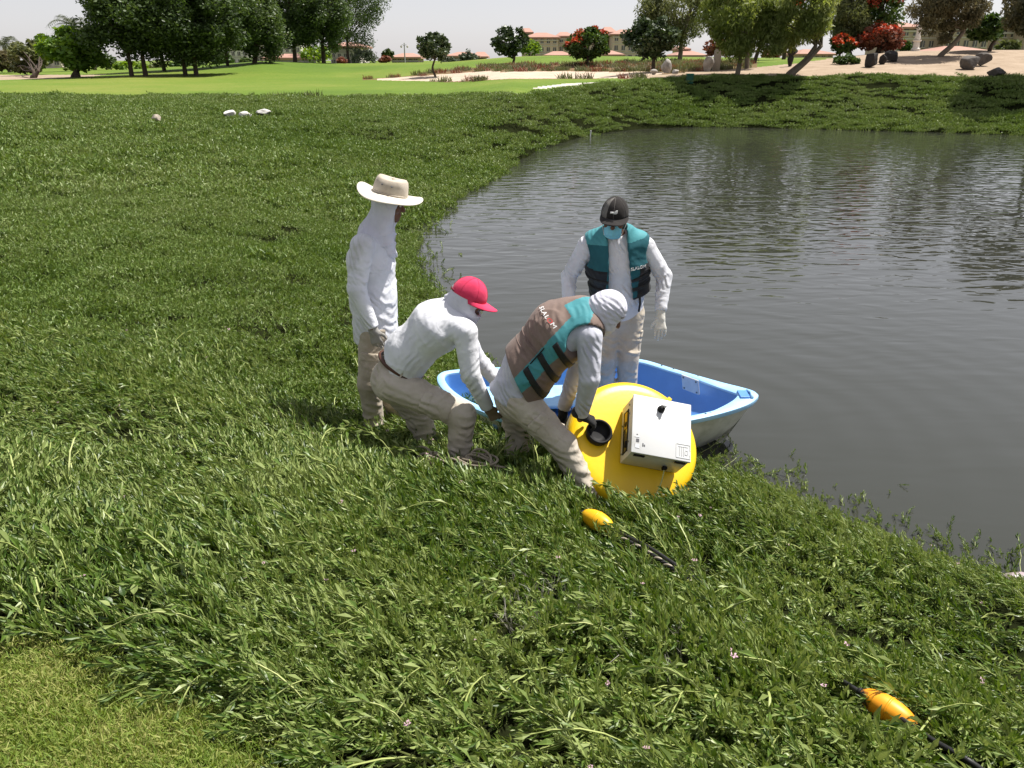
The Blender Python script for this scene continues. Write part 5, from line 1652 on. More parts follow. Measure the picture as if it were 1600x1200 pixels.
def buoy():
    root = tag(empty('monitoring_buoy', tuple(BC - BV * BR)), 'big round yellow buoy tilted against the boat, grey cabinet on top', 'buoy')
    B = basis(BC, BU, BV, BN)
    prof = [(.0, .014), (.20, .013), (.345, .010), (.385, .005), (.410, -.006), (.426, -.026), (BR - .002, -.058), (BR, -.10), (BR - .002, -.14), (BR - .02, -.17), (BR - .035, -.175)]
    fl = MB().lathe(prof, 96, B).build('float_body', M_yellow, root, True)
    MB().lathe([(BR - .008, -.172), (BR - .004, -.19), (BR - .03, -.235), (.2, -.25), (0, -.25)], 64, B).build('rubber_skirt', M_rubber, root, True)
    for k in range(4):          # shallow moulded ribs on the rim
        t = R(45 + 90 * k)
        MB().box(B @ Vector((.43 * math.cos(t), .43 * math.sin(t), -.05)), (.05, .03, .02), (B.to_3x3() @ Matrix.Rotation(t, 3, 'Z')), .006).build('lug', M_yellow, fl)
    # cabinet
    w, h, d = .455, .425, .225
    tl, tr, br_, bl = [on_plane(px, py, BC + BN * (.022 + d), BN) for px, py in ((990, 615), (1083, 633), (1077, 722), (986, 706))]
    cc = (tl + tr + br_ + bl) / 4 - BN * (d / 2)
    u_ = nrm((tr + br_) - (tl + bl)); v_ = nrm(np.cross(BN, u_)); w = np.linalg.norm((tr + br_) - (tl + bl)) / 2; h = np.linalg.norm((tl + tr) - (bl + br_)) / 2
    rot = Matrix((tuple(u_), tuple(v_), tuple(BN))).transposed()
    CB = basis(cc, u_, v_, BN)
    L2 = lambda x, y, z: CB @ Vector((x, y, z))
    cab = sharp(MB().box(L2(0, 0, -.014), (w - .008, h - .008, d - .028), rot, .008).build('cabinet', M_plast, root), 30)
    lid = sharp(MB().box(L2(0, 0, d / 2 - .012), (w, h, .024), rot, .006).build('lid', M_plast, cab), 30)
    MB().box(L2(0, 0, d / 2 - .0265), (w - .02, h - .02, .006), rot).build('lid_gasket', M_rubber, cab)
    z1 = d / 2
    kn = MB().lathe([(.023, 0), (.023, .008), (.019, .012), (.018, .03), (.010, .034), (0, .034)], 24, CB @ Matrix.Translation((-.01, h * .31, z1))).build('lock_knob', M_rubber, lid, True)
    MB().lathe([(.009, .034), (.009, .05), (.006, .054), (0, .054)], 16, CB @ Matrix.Translation((.002, h * .325, z1))).build('knob_cap', M_plate, lid, True)
    # small stickers and the framed maker's label
    for (x, y, sx, sy, m) in ((-w * .40, -h * .29, .018, .02, M_dark), (-w * .405, -h * .385, .026, .026, M_plate), (-w * .31, -h * .35, .006, .02, M_dark), (-w * .285, -h * .36, .006, .012, M_dark), (-w * .41, -h * .19, .008, .004, M_dark), (-w*.41, -h*.235, .03, .003, M_plate)):
        MB().box(L2(x, y, z1 + .0015), (sx, sy, .002), rot).build('sticker', m, lid)
    lx, ly, ls = w * .365, -h * .335, .088
    for (x, y, sx, sy) in ((0, ls / 2, ls, .004), (0, -ls / 2, ls, .006), (-ls / 2, 0, .004, ls), (ls / 2, ls * .3, .004, ls * .4), (ls / 2, -ls * .36, .004, ls * .26),
                           (-.022, -.004, .003, .06), (-.008, -.004, .003, .06), (.004, -.004, .003, .06), (.0, .028, .06, .003), (.02, -.022, .016, .003), (.013, -.012, .003, .02), (.028, -.006, .003, .022), (.022, .006, .014, .003)):
        MB().box(L2(lx + x, ly + y, z1 + .0015), (sx, sy, .0025), rot).build('label_line', M_label, lid)
    # instrument window on the left side
    xs = -w / 2 + .004
    fr_ = MB()
    wy, wz, ww, wh = -.015, -.012, .075, .27
    for (y, z, sy, sz) in ((wy, wz + ww / 2, wh + .012, .006), (wy, wz - ww / 2, wh + .012, .006), (wy + wh / 2, wz, .006, ww), (wy - wh / 2, wz, .006, ww)):
        fr_.box(L2(xs - .003, y, z), (.006, sy, sz), rot)
    fr_.build('window_frame', M_rubber, cab)
    win = MB().box(L2(xs - .0005, wy, wz), (.004, wh, ww - .004), rot).build('instrument_window', M_screen, cab)
    for (y, z, rr_) in ((.05, 0, .018), (-.085, .004, .022)):
        MB().lathe([(rr_, 0), (rr_, .004), (rr_ * .6, .007), (0, .007)], 16, CB @ Matrix.Translation((xs - .002, wy + y, wz + z)) @ Matrix.Rotation(R(-90), 4, 'Y')).build('instrument', M_rubber, win)
    MB().box(L2(xs - .0035, wy + .075, wz - .002), (.003, .11, .045), rot).build('instrument_board', surf('yellow_board', (.62, .36, .02), (.4, .2, .02), scale=30, rough=.4), win)
    for (y, z) in ((wh / 2 + .03, .05), (wh / 2 - .03, .055), (wh / 2 - .07, -.07), (-wh / 2 + .05, .055), (-wh / 2 + .01, -.07)):
        MB().lathe([(.006, 0), (.006, .004), (0, .005)], 8, CB @ Matrix.Translation((xs - .001, wy + y, wz + z)) @ Matrix.Rotation(R(-90), 4, 'Y')).build('screw', M_bolt, cab)
    # hinges and cable glands underneath
    for x in (-.13, .13):
        MB().box(L2(x, -h / 2 - .004, z1 - .028), (.07, .01, .018), rot, .003).build('hinge', M_rubber, cab)
    pts = [L2(w * .20, -h / 2 + .002, -.03), L2(w * .20, -h / 2 - .05, -.05), L2(w * .17, -h / 2 - .12, -.075), L2(w * .10, -h / 2 - .19, -.085), L2(w * .08, -h / 2 - .26, -.08)]
    MB().tube(catmull(pts, 5, False), .004, 6).build('wire', M_wire, cab, True)
    MB().box(L2(w * .2, -h / 2 - .008, -.03), (.03, .02, .03), rot, .004).build('cable_gland', M_rubber, cab)
    # inspection port: black collar with a dished lid
    pb = basis(PORT - BN * .004, BU, BV, BN)
    po = MB().lathe([(.080, 0), (.084, .02), (.084, .045), (.079, .053), (.070, .053), (.066, .045), (.062, .012), (.03, .008), (0, .008)], 40, pb).build('inspection_port', M_rubber, root, True)
    return root

def ellip_float(name, c, ax_, L, rad, mat, label):
    r_, f_, u_ = frame(ax_, (0.2, -.3, 1)); B = basis(c, r_, f_, u_)
    root = tag(empty(name, tuple(c)), label, 'float', 'floats on the mooring line')
    prof = [(0.012, -L / 2 - .004)] + [(max(.012, rad * math.sqrt(max(0, 1 - (z / (L / 2)) ** 2)) ** .9), z) for z in np.linspace(-L / 2 * .995, L / 2 * .995, 20)] + [(.012, L / 2 + .004)]
    MB().lathe(prof, 32, B).build('shell', mat, root, True)
    MB().lathe([(rad + .0005, -.004), (rad + .002, 0), (rad + .0005, .004)], 32, B).build('seam', mat, root, True)
    for s_ in (-1, 1):
        MB().lathe([(.015, L / 2 * .985), (.015, L / 2 + .008), (.009, L / 2 + .012), (0.004, L / 2 + .012)], 14, B @ Matrix.Scale(s_, 4, (0, 0, 1))).build('eyelet', M_rubber, root, True)
    return root

def gz(x, y): return float(height(np.array([x]), np.array([y]))[0])

def gear():
    boat(); buoy()
    f1a, f1b = A3(at_z(908, 800, .355)), A3(at_z(960, 828, .345))
    f1 = (f1a + f1b) / 2
    ellip_float('mooring_float', f1, f1b - f1a, .205, .052, M_float, 'clean yellow oval float in the plants below the buoy')
    f2a, f2b = A3(at_z(1345, 1082, .71)), A3(at_z(1432, 1137, .70))
    f2 = (f2a + f2b) / 2
    ellip_float('mooring_float', f2, f2b - f2a, .185, .043, M_float_o, 'weathered orange float with black scuffs in the plants at lower right')
    # black cable running from the buoy through both floats and out of the frame
    path = [A3(at_z(905, 795, .33)) * .0 + f1 - nrm(f1b - f1a) * .12, f1, f1 + nrm(f1b - f1a) * .13, A3(at_z(1010, 853, .45)), A3(at_z(1052, 880, .51)), A3(at_z(1094, 910, .54)), A3(at_z(1180, 975, .45)), A3(at_z(1270, 1035, .50)), A3(at_z(1330, 1073, .70)), f2, A3(at_z(1450, 1152, .76)), A3(at_z(1490, 1175, .79)), A3(at_z(1530, 1200, .79)), A3(at_z(1650, 1290, .62))]
    LINES.append(np.array([p[:2] for p in path[2:6]])); LINES.append(np.array([p[:2] for p in path[8:13]]))
    cab = MB().tube(catmull(path, 6, False), .0088, 10).build('mooring_cable', M_cable, None, True)
    tag(cab, 'black cable threading both floats and lying along the plants', 'cable')
    # twisted rope beside the cable
    p2 = catmull([p + np.array([-.02, -.022, -.004]) for p in path[2:6]], 40, False)
    root = tag(empty('twisted_rope', tuple(p2[0])), 'twisted beige and black rope lying beside the black cable', 'rope')
    for k in range(3):
        pts = []
        for i, p in enumerate(p2):
            d = nrm(np.array(p2[min(i + 1, len(p2) - 1)]) - np.array(p2[max(i - 1, 0)])); a = nrm(np.cross(d, (0, 0, 1))); b = np.cross(a, d)
            t = i * .42 + k * 2.094
            pts.append(np.array(p) + (a * math.cos(t) + b * math.sin(t)) * .006)
        MB().tube(pts, .0055, 6).build('strand', M_twist if k == 0 else M_cable, root, True)
    # heap of rope at the feet of the bending man
    g = np.random.default_rng(5)
    root = tag(empty('rope_heap', tuple(A3(at_z(735, 735, .16)))), 'tangled heap of grey rope at the feet of the person in the pink cap', 'rope')
    a0, a1 = A3(at_z(745, 722, .36)), A3(at_z(765, 748, .32)); cen = (a0 + a1) / 2
    for k in range(9):      # a hank of near-parallel turns
        pts = []; ph = g.random() * 6.28; rx = .13 + .02 * g.normal(); ry = .05 + .012 * g.normal(); off = g.normal(0, .012, 3)
        for t in np.linspace(0, 6.283, 22, endpoint=False):
            pts.append(cen + off + np.array([rx * math.cos(t) * .8 + .02 * math.sin(t + ph), ry * math.sin(t) * 1.3 - .06 * math.cos(t), .05 * math.cos(t + ph) * .5 + .03 + .010 * k * .6]))
        MB().tube(catmull(pts + [pts[0]], 3, False), .0075, 7).build('coil', M_rope, root, True)
    for k, (ax1, ax2) in enumerate((((650, 702), (700, 742)), ((655, 712), (735, 735)), ((690, 722), (770, 738)), ((668, 706), (720, 748)))):
        p, q = A3(at_z(*ax1, .36)), A3(at_z(*ax2, .35)); pts = []
        for t in np.linspace(0, 1, 10):
            pts.append(p * (1 - t) + q * t + np.array([.05 * math.sin(7 * t + k), .03 * math.cos(9 * t + 2 * k), .035 * math.sin(3.14 * t) + .012 * math.sin(14 * t + k)]))
        MB().tube(catmull(pts, 4, False), .0078, 7).build('loose_end', M_rope, root, True)
    pts = [A3(at_z(675 + 22 * math.cos(t), 716 + 9 * math.sin(t), .36 + .02 * math.sin(2 * t))) for t in np.linspace(0, 6.6, 16)]
    MB().tube(catmull(pts, 4, False), .0078, 7).build('loop', M_rope, root, True)

# plants are pressed down or missing under these
for J in ALLJ.values():
    for s_ in 'RL':
        PRESS.append((J['an' + s_][0], J['an' + s_][1], .075))
PRESS += [(BC[0], BC[1] + .02, .30), (BC[0] - .12, BC[1] + .1, .28), (BC[0] + .14, BC[1] + .12, .26)]
for _t in np.linspace(-1.2, 1.2, 9):
    _p = BC - BV * BR * math.cos(_t) + BU * BR * math.sin(_t) + BN * .02; PRESS.append((_p[0], _p[1] - .06, .14)); PRESS.append((_p[0], _p[1] - .17, .10))
for _px, _py, _z in ((932, 812, .36), (1390, 1110, .68), (745, 735, .34), (700, 725, .34), (765, 742, .33)):
    _p = at_z(_px, _py, _z); PRESS.append((_p.x, _p.y, .085)); PRESS.append((_p.x, _p.y - .09, .07))
EXCL = np.array(BOAT_RIM)
# bare trampled patch between the men and the boat
PRESS += [(-.25, 4.85, .12), (.15, 4.75, .10)]
man_hat(); man_pink(); man_vest(); man_boat()
gear()
# ================================================================== trees, rocks, buildings beyond the pond
def quads_obj(name, V, mat, parent=None, mats=None, midx=None):
    V = np.asarray(V, np.float32).reshape(-1, 4, 3); n = len(V)
    me = bpy.data.meshes.new(name)
    me.vertices.add(n * 4); me.vertices.foreach_set('co', V.ravel())
    me.loops.add(n * 4); me.loops.foreach_set('vertex_index', np.arange(n * 4, dtype=np.int32))
    me.polygons.add(n); me.polygons.foreach_set('loop_start', np.arange(0, n * 4, 4, dtype=np.int32))
    for m in (mats or [mat]): me.materials.append(m)
    if midx is not None: me.polygons.foreach_set('material_index', np.asarray(midx, np.int32))
    me.update(calc_edges=True); me.validate()
    o = bpy.data.objects.new(name, me); COL.objects.link(o)
    if parent is not None: adopt(o, parent)
    return o

M_bark = surf('bark', (.085, .062, .045), (.05, .037, .028), scale=7, rough=.95, bump=.8, bscale=18)
M_bark_l = surf('bark_pale', (.20, .165, .13), (.13, .105, .08), scale=7, rough=.95, bump=.8, bscale=18)
LM = {
    'dark': leaf_mat('leaf_dark', (.032, .058, .014), (.058, .096, .026), (.095, .14, .042), trans=.34, rough=.5, nscale=.35, rnd=.7),
    'bright': leaf_mat('leaf_bright', (.09, .17, .022), (.15, .245, .036), (.21, .30, .055), trans=.42, rough=.55, nscale=.5, rnd=.6),
    'olive': leaf_mat('leaf_olive', (.075, .095, .03), (.125, .145, .052), (.175, .19, .08), trans=.35, rough=.6, nscale=.5, rnd=.7),
    'feather': leaf_mat('leaf_feather', (.13, .18, .035), (.20, .25, .065), (.27, .31, .105), trans=.45, rough=.6, nscale=.5, rnd=.7),
    'brown': leaf_mat('leaf_brown', (.085, .08, .038), (.13, .12, .058), (.175, .155, .082), trans=.35, rough=.6, nscale=.5, rnd=.7),
    'grey': leaf_mat('leaf_grey', (.055, .075, .045), (.085, .105, .065), (.12, .14, .09), trans=.2, rough=.6, nscale=.3, rnd=.6),
    'round': leaf_mat('leaf_round', (.022, .042, .012), (.042, .070, .022), (.075, .105, .04), trans=.2, rough=.42, spec=.5, nscale=.7, rnd=.8),
    'red': leaf_mat('blossom_red', (.34, .06, .025), (.44, .095, .04), (.52, .16, .065), trans=.3, rough=.6, nscale=.9, rnd=.6),
    'rust': leaf_mat('leaf_rust', (.16, .06, .035), (.22, .085, .05), (.26, .12, .07), trans=.25, rough=.6, nscale=.6, rnd=.7),
    'palm': leaf_mat('leaf_palm', (.06, .075, .04), (.10, .115, .065), (.14, .15, .09), trans=.15, rough=.5, nscale=.6, rnd=.6),
    'hedge': leaf_mat('leaf_hedge', (.03, .065, .012), (.055, .105, .02), (.09, .15, .035), trans=.25, rough=.5, nscale=.6, rnd=.7),
}

def ground_hit(px, py, y0=24.0, y1=140.0):
    """where the line of sight through a photo pixel meets the land"""
    ys = np.linspace(y0, y1, 600); d = ray(px, py)
    X = d.x / d.y * ys; Z = CAM_Z + d.z / d.y * ys
    h = height(X, ys); below = np.where(Z <= h)[0]
    k = below[0] if len(below) else int(np.argmin(np.abs(Z - h)))
    return np.array([X[k], ys[k], h[k]])

def leaf_cloud(g, centers, radii, per, size, aspect=1.7, droop=0.0, flat=1.0):
    C = np.repeat(centers, per, 0); Rr = np.repeat(radii, per, 0); n = len(C)
    d = g.normal(size=(n, 3)); d /= np.linalg.norm(d, axis=1)[:, None]
    rad = g.random(n) ** .45
    P = C + d * (rad[:, None] * Rr) * np.array([1, 1, flat])
    a = g.normal(size=(n, 3)); a[:, 2] = a[:, 2] * .6 - droop * 1.6; a /= np.linalg.norm(a, axis=1)[:, None]
    b = np.cross(a, g.normal(size=(n, 3)) + d * .8); b /= np.linalg.norm(b, axis=1)[:, None] + 1e-9
    s = size * g.uniform(.6, 1.35, n)[:, None]
    a = a * s * aspect * .5; b = b * s * .5
    return np.stack([P - a, P + b * .9 - a * .1, P + a, P - b * .9 - a * .1], 1)

def tree(label, base, ext, Y, kind, cat='tree', group=None, name='tree', seed=0, leaf=.2, n=5200, trunk=.14, lean=(0, 0), fork=.45, clumps=46, droop=0.0, aspect=1.8, bark=None,
         red=0.0, depth=None, clump_r=.24, hollow=.55, multi=1, shell_flat=1.0):
    """ext: crown in photo pixels (px0, px1, top row, bottom row) at the distance of the trunk"""
    g = np.random.default_rng(seed + 100)
    p0 = at(ext[0], ext[3], Y); p1 = at(ext[1], ext[2], Y)
    c = np.array([(p0.x + p1.x) / 2, Y, (p0.z + p1.z) / 2]); rx = abs(p1.x - p0.x) / 2; rz = abs(p1.z - p0.z) / 2; ry = depth or rx * .95
    base = np.array(base, float)
    root = tag(empty(name, tuple(base)), label, cat, group)
    # clumps inside an uneven ellipsoid
    cl = []; rd = []
    while len(cl) < clumps:
        q = g.normal(size=3); q /= np.linalg.norm(q); q *= hollow + (1 - hollow) * g.random() ** .7
        w = 1 + .22 * vnoise(q[0:1] * 2 + seed, q[1:2] * 2, q[2:3] * 2, seed=seed)[0]
        if q[2] < -.85 and g.random() < .4: continue
        cl.append(c + q * np.array([rx, ry, rz]) * .84 * w); rd.append(np.array([1, 1, .8]) * clump_r * (rx + rz) * .62 * g.uniform(.65, 1.3))
    cl = np.array(cl); rd = np.array(rd)
    # trunk and limbs
    mb = MB(); bk = bark or M_bark
    fk = base + np.array([lean[0], lean[1], 0]) + np.array([0, 0, max(.4, (c[2] - rz * .65 - base[2]) * .9)])
    tips = []
    for m in range(multi):
        b0 = base + np.array([g.normal(0, .15), g.normal(0, .15), 0]) * (multi > 1)
        f0 = fk + np.array([g.normal(0, .5), g.normal(0, .3), 0]) * (multi > 1)
        mid = (b0 + f0) / 2 + np.array([g.normal(0, .06), g.normal(0, .06), 0])
        tr = catmull([b0 + np.array([0, 0, -.15]), b0 + np.array([0, 0, .05]), mid, f0], 5, False)
        mb.tube(tr, list(np.linspace(trunk * 1.25, trunk * .8, len(tr))), 9)
        tips.append(f0)
    order = np.argsort(g.random(len(cl)))[:16]
    for k in order:
        f0 = tips[k % len(tips)]; e = cl[k]; mid = f0 * .5 + e * .5 + np.array([0, 0, .12 * rz]) + g.normal(0, .08 * rx, 3)
        lp = catmull([f0 - np.array([0, 0, .05]), f0 * .8 + mid * .2, mid, e], 4, False)
        mb.tube(lp, list(np.linspace(trunk * .55, trunk * .10, len(lp))), 6)
    mb.build('trunk', bk, root, True)
    V = leaf_cloud(g, cl, rd, max(4, int(n / len(cl))), leaf, aspect, droop, shell_flat)
    quads_obj('crown', V, LM[kind], root)
    if red > 0:
        top = cl[(cl[:, 2] > c[2] - rz * .25)]; rt = rd[(cl[:, 2] > c[2] - rz * .25)]
        pick = g.random(len(top)) < min(1, red * 2.2)
        if pick.any():
            V = leaf_cloud(g, top[pick] + np.array([0, -.1, .12 * rz]), rt[pick] * .95, max(6, int(n * red / max(1, pick.sum()))), leaf * .9, 1.3)
            quads_obj('blossom', V, LM['red'], root)
    return root

def shrub(label, px, py, ext, Y, kind, seed=0, n=900, leaf=.2, name='shrub', group=None, cat='shrub'):
    g = np.random.default_rng(seed + 500)
    p0 = at(ext[0], ext[3], Y); p1 = at(ext[1], ext[2], Y)
    c = np.array([(p0.x + p1.x) / 2, Y, p0.z]); rx = abs(p1.x - p0.x) / 2; H = p1.z - p0.z
    root = tag(empty(name, tuple(c)), label, cat, group)
    cl = []; k = 22
    for i in range(k):
        a = g.random() * 6.28; r_ = math.sqrt(g.random()); hh = math.sqrt(max(0, 1 - r_ * r_ * .9))
        cl.append(c + np.array([rx * .8 * r_ * math.cos(a), rx * .7 * r_ * math.sin(a), H * (.12 + .68 * hh * g.random() ** .5)]))
    cl = np.array(cl); rd = np.ones((k, 3)) * np.minimum(rx, H) * .36 * g.uniform(.7, 1.25, (k, 1))
    quads_obj('foliage', leaf_cloud(g, cl, rd, int(n / k), leaf, 1.7), LM[kind], root)
    mb = MB()
    for i in range(6): mb.tube([c + np.array([g.normal(0, .1), g.normal(0, .1), -.1]), c * .5 + cl[i] * .5, cl[i]], [.04, .03, .012], 5)
    mb.build('stems', M_bark, root, True)
    return root

def palm(label, px, py_top, py_base, Y, R_, seed=0):
    g = np.random.default_rng(seed); top = A3(at(px, py_top, Y)); bz = float(height(np.array([top[0]]), np.array([Y]))[0])
    base = np.array([top[0], Y, bz]); root = tag(empty('palm_tree', tuple(base)), label, 'palm', 'palms behind the fairway')
    MB().tube(catmull([base, base * .5 + top * .5 + np.array([.1, 0, 0]), top], 5, False), .22, 9).build('trunk', M_bark_l, root, True)
    for k in range(30):
        a = k * 2.4; el = g.uniform(-.25, 1.25); V = []
        d = np.array([math.cos(a) * math.cos(el), math.sin(a) * math.cos(el), math.sin(el)]); L = R_ * g.uniform(.8, 1.1)
        prev = top; side = nrm(np.cross(d, (0, 0, 1)))
        for i in range(12):
            t = (i + 1) / 12; p = top + d * L * t + np.array([0, 0, -.65 * L * t * t])
            for sg in (-1, 1):
                ll = L * .28 * (1 - .6 * abs(t - .45)); q = p + side * sg * ll * .8 + nrm(p - prev) * ll * .55 + np.array([0, 0, -.12 * ll])
                V.append([p, p + nrm(p - prev) * .09, q, q - np.array([0, 0, .02])])
            V.append([prev - side * .025, prev + side * .025, p + side * .02, p - side * .02]); prev = p
        quads_obj('frond', V, LM['palm'], root)
    return root

def rock(label, c, size, mat, seed, rz=0.0, group=None, name='boulder', cat='rock', parent=None, cutr=(.5, .86)):
    bm = bmesh.new(); bmesh.ops.create_icosphere(bm, subdivisions=4, radius=1.0)
    g = np.random.default_rng(seed); P = np.array([v.co for v in bm.verts])
    # facets: cut the ball by random planes
    for k in range(11):
        d = g.normal(size=3); d /= np.linalg.norm(d); t = g.uniform(*cutr); s = P @ d; P = P - np.outer(np.maximum(0, s - t), d) * .93
    nz = fbm(P[:, 0] * 3 + seed, P[:, 1] * 3, P[:, 2] * 3, seed=seed); P = P * (1 + .07 * nz)[:, None]
    P = P * np.array(size) / 2; cs, sn = math.cos(rz), math.sin(rz)
    P = np.stack([P[:, 0] * cs - P[:, 1] * sn, P[:, 0] * sn + P[:, 1] * cs, P[:, 2]], -1)
    F = [tuple(v.index for v in f.verts) for f in bm.faces]; bm.free()
    o = mesh_obj(name, P, F, mat, parent); o.location = tuple(c); sharp(o, 24)
    if label: tag(o, label, cat, group)
    return o

M_rock_w = surf('rock_white', (.46, .43, .40), (.30, .275, .25), scale=2.6, rough=.9, bump=.6, bscale=8, c3=(.15, .13, .115), bdist=.03)
M_rock_v = surf('rock_whitish', (.70, .68, .65), (.58, .56, .53), scale=4, rough=.9, bump=.5, bscale=9, c3=(.36, .34, .31), bdist=.03)
M_rock_d = surf('rock_dark', (.016, .015, .015), (.03, .027, .026), scale=2.5, rough=.85, bump=.6, bscale=8, c3=(.010, .010, .010), bdist=.03)
M_rock_g = surf('rock_grey', (.075, .066, .058), (.11, .098, .088), scale=2.5, rough=.9, bump=.6, bscale=8, c3=(.05, .045, .042), bdist=.03)
M_rock_s = surf('stone_slab', (.30, .255, .205), (.38, .33, .27), scale=2.5, rough=.9, bump=.5, bscale=8, bdist=.03)
M_wall = surf('render_beige', (.56, .46, .365), (.51, .415, .33), scale=.15, rough=.9)
M_wall_t = surf('render_tan', (.42, .34, .265), (.38, .305, .235), scale=.15, rough=.9)
M_wall_w = surf('render_white', (.66, .62, .57), (.58, .54, .49), scale=.15, rough=.9)
M_wall_p = surf('render_pale', (.62, .53, .47), (.55, .46, .40), scale=.15, rough=.9)
M_roof = surf('roof_tile', (.40, .235, .185), (.34, .19, .145), scale=.5, rough=.85, bump=.4, bscale=6, bdist=.05)
M_glass = surf('window_glass', (.055, .05, .05), (.085, .08, .08), scale=.4, rough=.15, spec=.6)
M_frame = surf('window_frame', (.5, .46, .42), (.45, .41, .37), scale=1, rough=.7)

def building(label, Y, blocks, wallmat, seed=0, name='apartment_building', cat='building', group=None):
    """blocks: (px0, px1, eave row, base row, roof-top row, dy, storeys, bays, arched) at distance Y+dy"""
    b0 = blocks[0]; c0 = at((b0[0] + b0[1]) / 2, b0[3], Y)
    root = tag(empty(name, (c0.x, Y, 1.5)), label, cat, group)
    for (px0, px1, pe, pb, pt, dy, ns, nb, arch) in blocks:
        yy = Y + dy; a = at(px0, pe, yy); b = at(px1, pe, yy); lo = min(at(px0, pb, yy).z, 2.4); hi = a.z
        D = max(8.0, (b.x - a.x) * .6); cx_, cy_ = (a.x + b.x) / 2, yy + D / 2; w = b.x - a.x
        bk = MB().box((cx_, cy_, (lo + hi) / 2 - .4), (w, D, hi - lo + .8)).build('wall', wallmat, root)
        rt = at(px0, pt, yy + D / 2).z; ov = .5
        if pt < pe - 1.0:
            x0, x1, y0, y1 = cx_ - w / 2 - ov, cx_ + w / 2 + ov, yy - ov, yy + D + ov; k = min(w, D) * .42
            v = [(x0, y0, hi), (x1, y0, hi), (x1, y1, hi), (x0, y1, hi), (x0 + k, (y0 + y1) / 2, rt), (x1 - k, (y0 + y1) / 2, rt), (x0, y0, hi - .25), (x1, y0, hi - .25), (x1, y1, hi - .25), (x0, y1, hi - .25)]
            f = [(0, 1, 5, 4), (1, 2, 5), (2, 3, 4, 5), (3, 0, 4), (6, 7, 1, 0), (7, 8, 2, 1), (8, 9, 3, 2), (9, 6, 0, 3), (9, 8, 7, 6)]
            mesh_obj('roof', v, f, M_roof, root)
        else:
            MB().box((cx_, cy_, hi + .1), (w + .5, D + .5, .4)).build('parapet', wallmat, root)
        MB().box((cx_, yy - .08, hi - .55), (w + .1, .25, .25)).build('cornice', M_frame, root)
        if ns and nb:
            sh = (hi - lo) / ns; bw = w / nb
            for s_ in range(ns):
                zc = lo + sh * (s_ + .52)
                if s_ > 0: MB().box((cx_, yy - .04, lo + sh * s_), (w + .04, .12, .14)).build('string_course', M_frame, root)
                for q in range(nb):
                    xc = cx_ - w / 2 + bw * (q + .5); ww, wh = bw * .46, sh * .5
                    wi = MB().box((xc, yy - .03, zc), (ww, .1, wh)).build('window', M_glass, root)
                    MB().box((xc, yy - .09, zc - wh / 2 - .07), (ww + .25, .2, .12)).build('sill', M_frame, wi)
                    if arch and s_ == ns - 1:
                        MB().lathe([(ww / 2, -.05), (ww / 2, .05)], 16, Matrix.Translation((xc, yy - .03, zc + wh / 2)) @ Matrix.Rotation(R(90), 4, 'X')).build('arch', M_glass, wi)
                    MB().box((xc, yy - .095, zc), (.07, .05, wh)).build('mullion', M_frame, wi)
    return root

